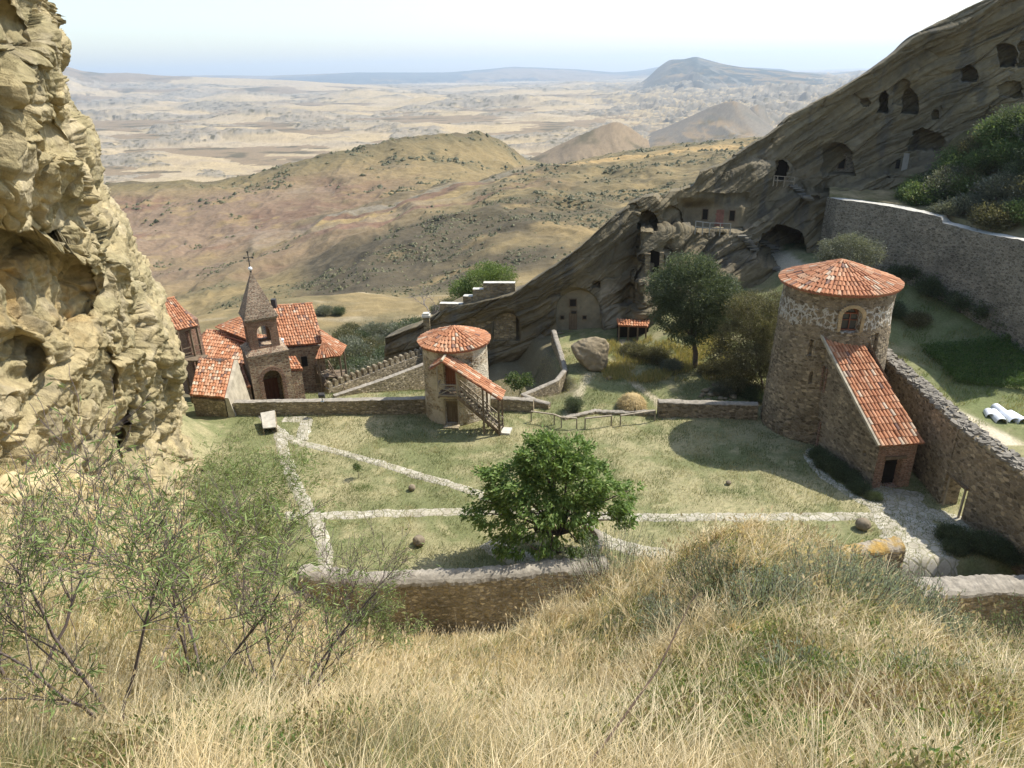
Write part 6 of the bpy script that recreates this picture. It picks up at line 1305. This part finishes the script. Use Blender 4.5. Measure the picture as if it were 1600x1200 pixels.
# short lawn tufts
def lawn():
    rng=np.random.default_rng(8); n=130000; x=rng.uniform(-22,34,n*2); y=rng.uniform(31.5,64,n*2); k=rng.random(n*2)<np.clip(.5+1.6*fbm(np.stack([x,y,0*x],-1)*.5+4,3),.08,1); x=x[k][:n];y=y[k][:n]; n=len(x); z=groundz(x,y); c=np.stack([x,y,z-.01],1)
    V=leaf_verts(c,np.full(n,.17),.17,rng,np.tile([0,0,1.3],(n,1)),-.3); g=np.clip(.55+1.6*fbm(c*.4,3)+rng.normal(size=n)*.3,0,1)[:,None]; C=np.array([.12,.155,.055])*g+np.array([.44,.38,.22])*(1-g); C*=rng.uniform(.7,1.3,(n,1)); tag(npmesh('lawn_grass',V,np.arange(n*4).reshape(-1,4),LEAFM,vcol=np.repeat(C,4,0)),kind='stuff')
lawn()
def crops():
    rng=np.random.default_rng(18); n=26000; u=rng.random(n); r=rng.integers(0,7,n); x=np.interp(u,[0,1],[36.5,47]); y=53.6+r*.85-.55*(x-36.5)*.6+rng.normal(size=n)*.16; z=groundz(x,y); hh=rng.random(n)**.7*(.75+.4*fbm(np.stack([x,y,0*x],-1)*.8,2)); c=np.stack([x+rng.normal(size=n)*.1,y,z+hh],1); V=leaf_verts(c,np.full(n,.2),.3,rng,None,.2); C=np.array([.05,.10,.025])+(np.array([.14,.2,.05])-np.array([.05,.10,.025]))*rng.random((n,1)); tag(npmesh('garden_crops',V,np.arange(n*4).reshape(-1,4),LEAFM,vcol=np.repeat(C,4,0)),kind='stuff')
    n=30000; x=rng.uniform(28,50,n); y=rng.uniform(46,70,n); k=fbm(np.stack([x,y,0*x],-1)*.35+9,3)>-.05; x=x[k];y=y[k];n=len(x); z=groundz(x,y); V=leaf_verts(np.stack([x,y,z],1),np.full(n,.26),.16,rng,np.tile([0,0,1.3],(n,1)),-.3); C=np.array([.13,.18,.05])+(np.array([.36,.30,.14])-np.array([.13,.18,.05]))*np.clip(.4+1.3*fbm(np.stack([x,y,0*x],-1)*.25,3)+.25*rng.normal(size=n),0,1)[:,None]; tag(npmesh('garden_grass',V,np.arange(n*4).reshape(-1,4),LEAFM,vcol=np.repeat(C,4,0)),kind='stuff')
    # golden grass before the cliff
    n=16000; x=rng.uniform(8,21,n); y=rng.uniform(55.5,65,n); k=fbm(np.stack([x,y,0*x],-1)*.4+2,3)>-.1; x=x[k];y=y[k];n=len(x); z=groundz(x,y); V=leaf_verts(np.stack([x,y,z],1),np.full(n,.55),.09,rng,np.tile([0,0,1.3],(n,1)),-.3); C=np.array([.24,.24,.08])+(np.array([.48,.36,.15])-np.array([.24,.24,.08]))*rng.random((n,1)); tag(npmesh('tall_meadow_grass',V,np.arange(n*4).reshape(-1,4),LEAFM,vcol=np.repeat(C,4,0)),kind='stuff')
crops()
def dry_stalk():
    a=PY(905,1215,2.9); b=PY(1085,930,4.6); t=thing('dry_stalk','long bare brown stalk leaning to the right across the foreground grass','stalk',tuple(a)); m=lerpv(a,b,.55)+Vector((.05,0,-.06)); mb=MB(); mb.tube([a-Vector((0,0,.8)),a,lerpv(a,m,.5)+Vector((.01,0,.01)),m,lerpv(m,b,.5)+Vector((0,0,.0)),b],[.010,.0095,.0085,.0075,.006,.003],6); mb.obj('stem',m_plain('brown_stalk',(.085,.055,.035),.8,.3,20,.3,.003),t); mb=MB(); rng=random.Random(2)
    for k in range(14): p=lerpv(m,b,rng.random()); mb.tube([p,p+Vector((rng.uniform(-.06,.1),0,rng.uniform(.02,.12)))],[.002,.0012],4)
    mb.obj('twigs',BARK2,t)
dry_stalk()
# ---- scattered scrub on the hills
def scrub():
    rng=np.random.default_rng(33); n=60000; y=np.exp(rng.uniform(np.log(140),np.log(900),n)); x=rng.uniform(-.72,.5,n)*y; P=np.stack([x,y,0*x],-1)
    m=fbm(P/45,3)+.5*fbm(P/12+5,3); band=np.clip((y-150)/120,0,1); keep=(m>.02+.28*rng.random(n)); flank=(x/y>-.3)&(y<300); keep=np.where(flank,m>-.12+.25*rng.random(n),keep); keep&=~((x/y<-.12)&(y>210)&(y<430)&(m<.25))
    x=x[keep];y=y[keep]; n=len(x); z=farz(x,y); s=rng.uniform(.2,1.,n)**1.6*1.1*np.clip(y/300,.5,2.0); 
    O=np.array([[1,0,.2],[.3,.95,.25],[-.8,.6,.2],[-.8,-.6,.15],[.3,-.95,.2],[0,0,1.1]]); V=O[None]*(1+.35*rng.normal(size=(n,6,3)))*s[:,None,None]*[1.1,1.1,.75]+np.stack([x,y,z-.15*s],1)[:,None]; F=np.array([[0,1,5],[1,2,5],[2,3,5],[3,4,5],[4,0,5]]); F=(np.arange(n)[:,None,None]*6+F[None]).reshape(-1,3)
    C=np.array([.07,.075,.035])+(np.array([.20,.18,.09])-np.array([.07,.075,.035]))*rng.random((n,1)); tag(npmesh('hill_scrub',V.reshape(-1,3),F,LEAFM,vcol=np.repeat(C,6,0)),kind='stuff')
scrub()

def weeds():
    """low leafy weeds with small leaves between the dry grass, lower right"""
    rng=np.random.default_rng(44); nc=5200; y=rng.uniform(2.2,13,nc*4); x=rng.uniform(-.9,.95,nc*4)*y; m=weedmask(x,y); k=(rng.random(nc*4)<m)&(rng.random(nc*4)<(4/np.maximum(y,3))**.6); x=x[k][:nc]; y=y[k][:nc]; nc=len(x); z=groundz(x,y); h=rng.uniform(.2,.55,nc)
    per=34; f=rng.random((nc,per)); c=np.stack([x[:,None]+rng.normal(size=(nc,per))*.05*(.5+f),y[:,None]+rng.normal(size=(nc,per))*.05*(.5+f),z[:,None]+f*h[:,None]],-1).reshape(-1,3); n=len(c); V=leaf_verts(c,np.full(n,.05),.38,rng,np.tile([0,0,.8],(n,1)),-.1)
    t=np.repeat(np.clip(.5+1.4*fbm(np.stack([x,y,0*x],-1)*.8,2)+.2*rng.normal(size=nc),0,1),per)[:,None]; C=np.array([.12,.19,.05])*(1-t)+np.array([.30,.20,.11])*t; C=np.where(rng.random((n,1))<.15,np.array([.42,.40,.16]),C)*rng.uniform(.6,1.3,(n,1)); tag(npmesh('low_weeds',V,np.arange(n*4).reshape(-1,4),LEAFM,vcol=np.repeat(C,4,0)),kind='stuff')
    n=46; y=rng.uniform(2.6,6.5,n); x=rng.uniform(.0,.6,n)*y; c=np.stack([x,y,groundz(x,y)+.3],1); c=np.repeat(c,4,0)+rng.normal(size=(n*4,3))*.008; V=leaf_verts(c,np.full(n*4,.018),.8,rng,np.tile([0,-.3,.8],(n*4,1)),0); tag(npmesh('white_wildflowers',V,np.arange(n*16).reshape(-1,4),m_plain('white_petal',(.8,.8,.78),.6,.05,3,.1,.001)),kind='stuff')
weeds()
def rock_bits():
    """loose broken rock on the ledge and slope below the yellow cliff"""
    rng=np.random.default_rng(50); t=0
    for i in range(34):
        px=rng.uniform(0,290); py=np.interp(px,[0,290],[735,700])+rng.uniform(-10,90); y=np.interp(px,[0,290],[14.5,27])*rng.uniform(.85,1.0); p=PY(px,py,y); z=gz(p.x,p.y); r=rng.uniform(.12,.45)
        rock('fallen_rock','broken rock on the slope under the yellow cliff','rock',(p.x,p.y,z+r*.2),(r,r*rng.uniform(.7,1),r*rng.uniform(.5,.8)),CLIFFROCK,i+100,.35,3,'fallen rocks under the yellow cliff',rot=rng.random()*3)
CLIFFROCK=m_plain('yellow_rock',(.46,.37,.20),.95,.3,2,.9,.05)
rock_bits()
# ---- labels: say which one, counted from the left
def ordinals():
    W=['first','second','third','fourth','fifth','sixth','seventh','eighth','ninth','tenth']+[f'{a}' for a in ('eleventh','twelfth','thirteenth','fourteenth','fifteenth','sixteenth','seventeenth','eighteenth','nineteenth','twentieth','21st','22nd','23rd','24th','25th','26th','27th','28th','29th','30th','31st','32nd','33rd','34th')]
    D={}
    for o in S.objects:
        if o.parent is None and 'label' in o and 'group' in o: D.setdefault(o['label'],[]).append(o)
    RI=RM.T
    for l,os_ in D.items():
        if len(os_)<2 or l.startswith(('grey brown rubble',)): continue
        def u(o): c=RI@(np.array(o.matrix_world.translation)-[0,0,CAMH]); return c[0]/-c[2]
        os_.sort(key=u)
        for i,o in enumerate(os_): o['label']=l+', '+W[min(i,len(W)-1)]+' such from the left'
bpy.context.view_layer.update(); ordinals()

def tufts():
    """long arching bunches of pale dry grass"""
    rng=np.random.default_rng(77); nt=950; y=2.3+20*rng.random(nt*4)**1.6; x=rng.uniform(-.8,.97,nt*4)*y; m=fbm(np.stack([x,y,0*x],-1)*.35+31,3)+.25*sst(-.1,.3,x/y); k=m>-.02; x=x[k][:nt]; y=y[k][:nt]; nt=len(x); per=64; n=nt*per
    X=np.repeat(x,per)+rng.normal(size=n)*.06; Y=np.repeat(y,per)+rng.normal(size=n)*.06; Z=groundz(X,Y)-.03; d=np.hypot(Y,CAMH-Z); H=np.repeat(rng.uniform(.42,.95,nt),per)*rng.uniform(.55,1.1,n); lean=np.repeat(rng.normal(size=(nt,2))*.5,per,0)+rng.normal(size=(n,2)); lean/=np.linalg.norm(lean,axis=1)[:,None]+.2
    dr=np.c_[lean,0*X]; vw=unit(np.stack([X,Y,Z-CAMH],1)); sd=unit(np.cross(dr*.4+[0,0,1.],vw)); w=rng.uniform(.004,.008,n)*np.clip(d/7,.8,2.6); b=rng.uniform(.25,1.0,n)*H; base=np.stack([X,Y,Z],1); V=[]
    for t,ww in ((0,1),(.35,.9),(.7,.6),(1.,.1)):
        c=base+np.stack([0*H,0*H,H*(t-.45*t**2.6)],1)+dr*(b*t**1.8)[:,None]; V+=[c-sd*(w*ww*.5)[:,None],c+sd*(w*ww*.5)[:,None]]
    V=np.stack(V,1).reshape(-1,3); F=np.array([[0,1,3,2],[2,3,5,4],[4,5,7,6]]); F=(np.arange(n)[:,None,None]*8+F[None]).reshape(-1,4)
    t=np.repeat(rng.random((nt,1)),per,0); C=(np.array([.78,.66,.42])*(1-t)+np.array([.60,.46,.23])*t)*rng.uniform(.6,1.2,(n,1)); tag(npmesh('grass_tufts',V,F,GRASSM,vcol=np.repeat(C,8,0)),kind='stuff')
tufts()
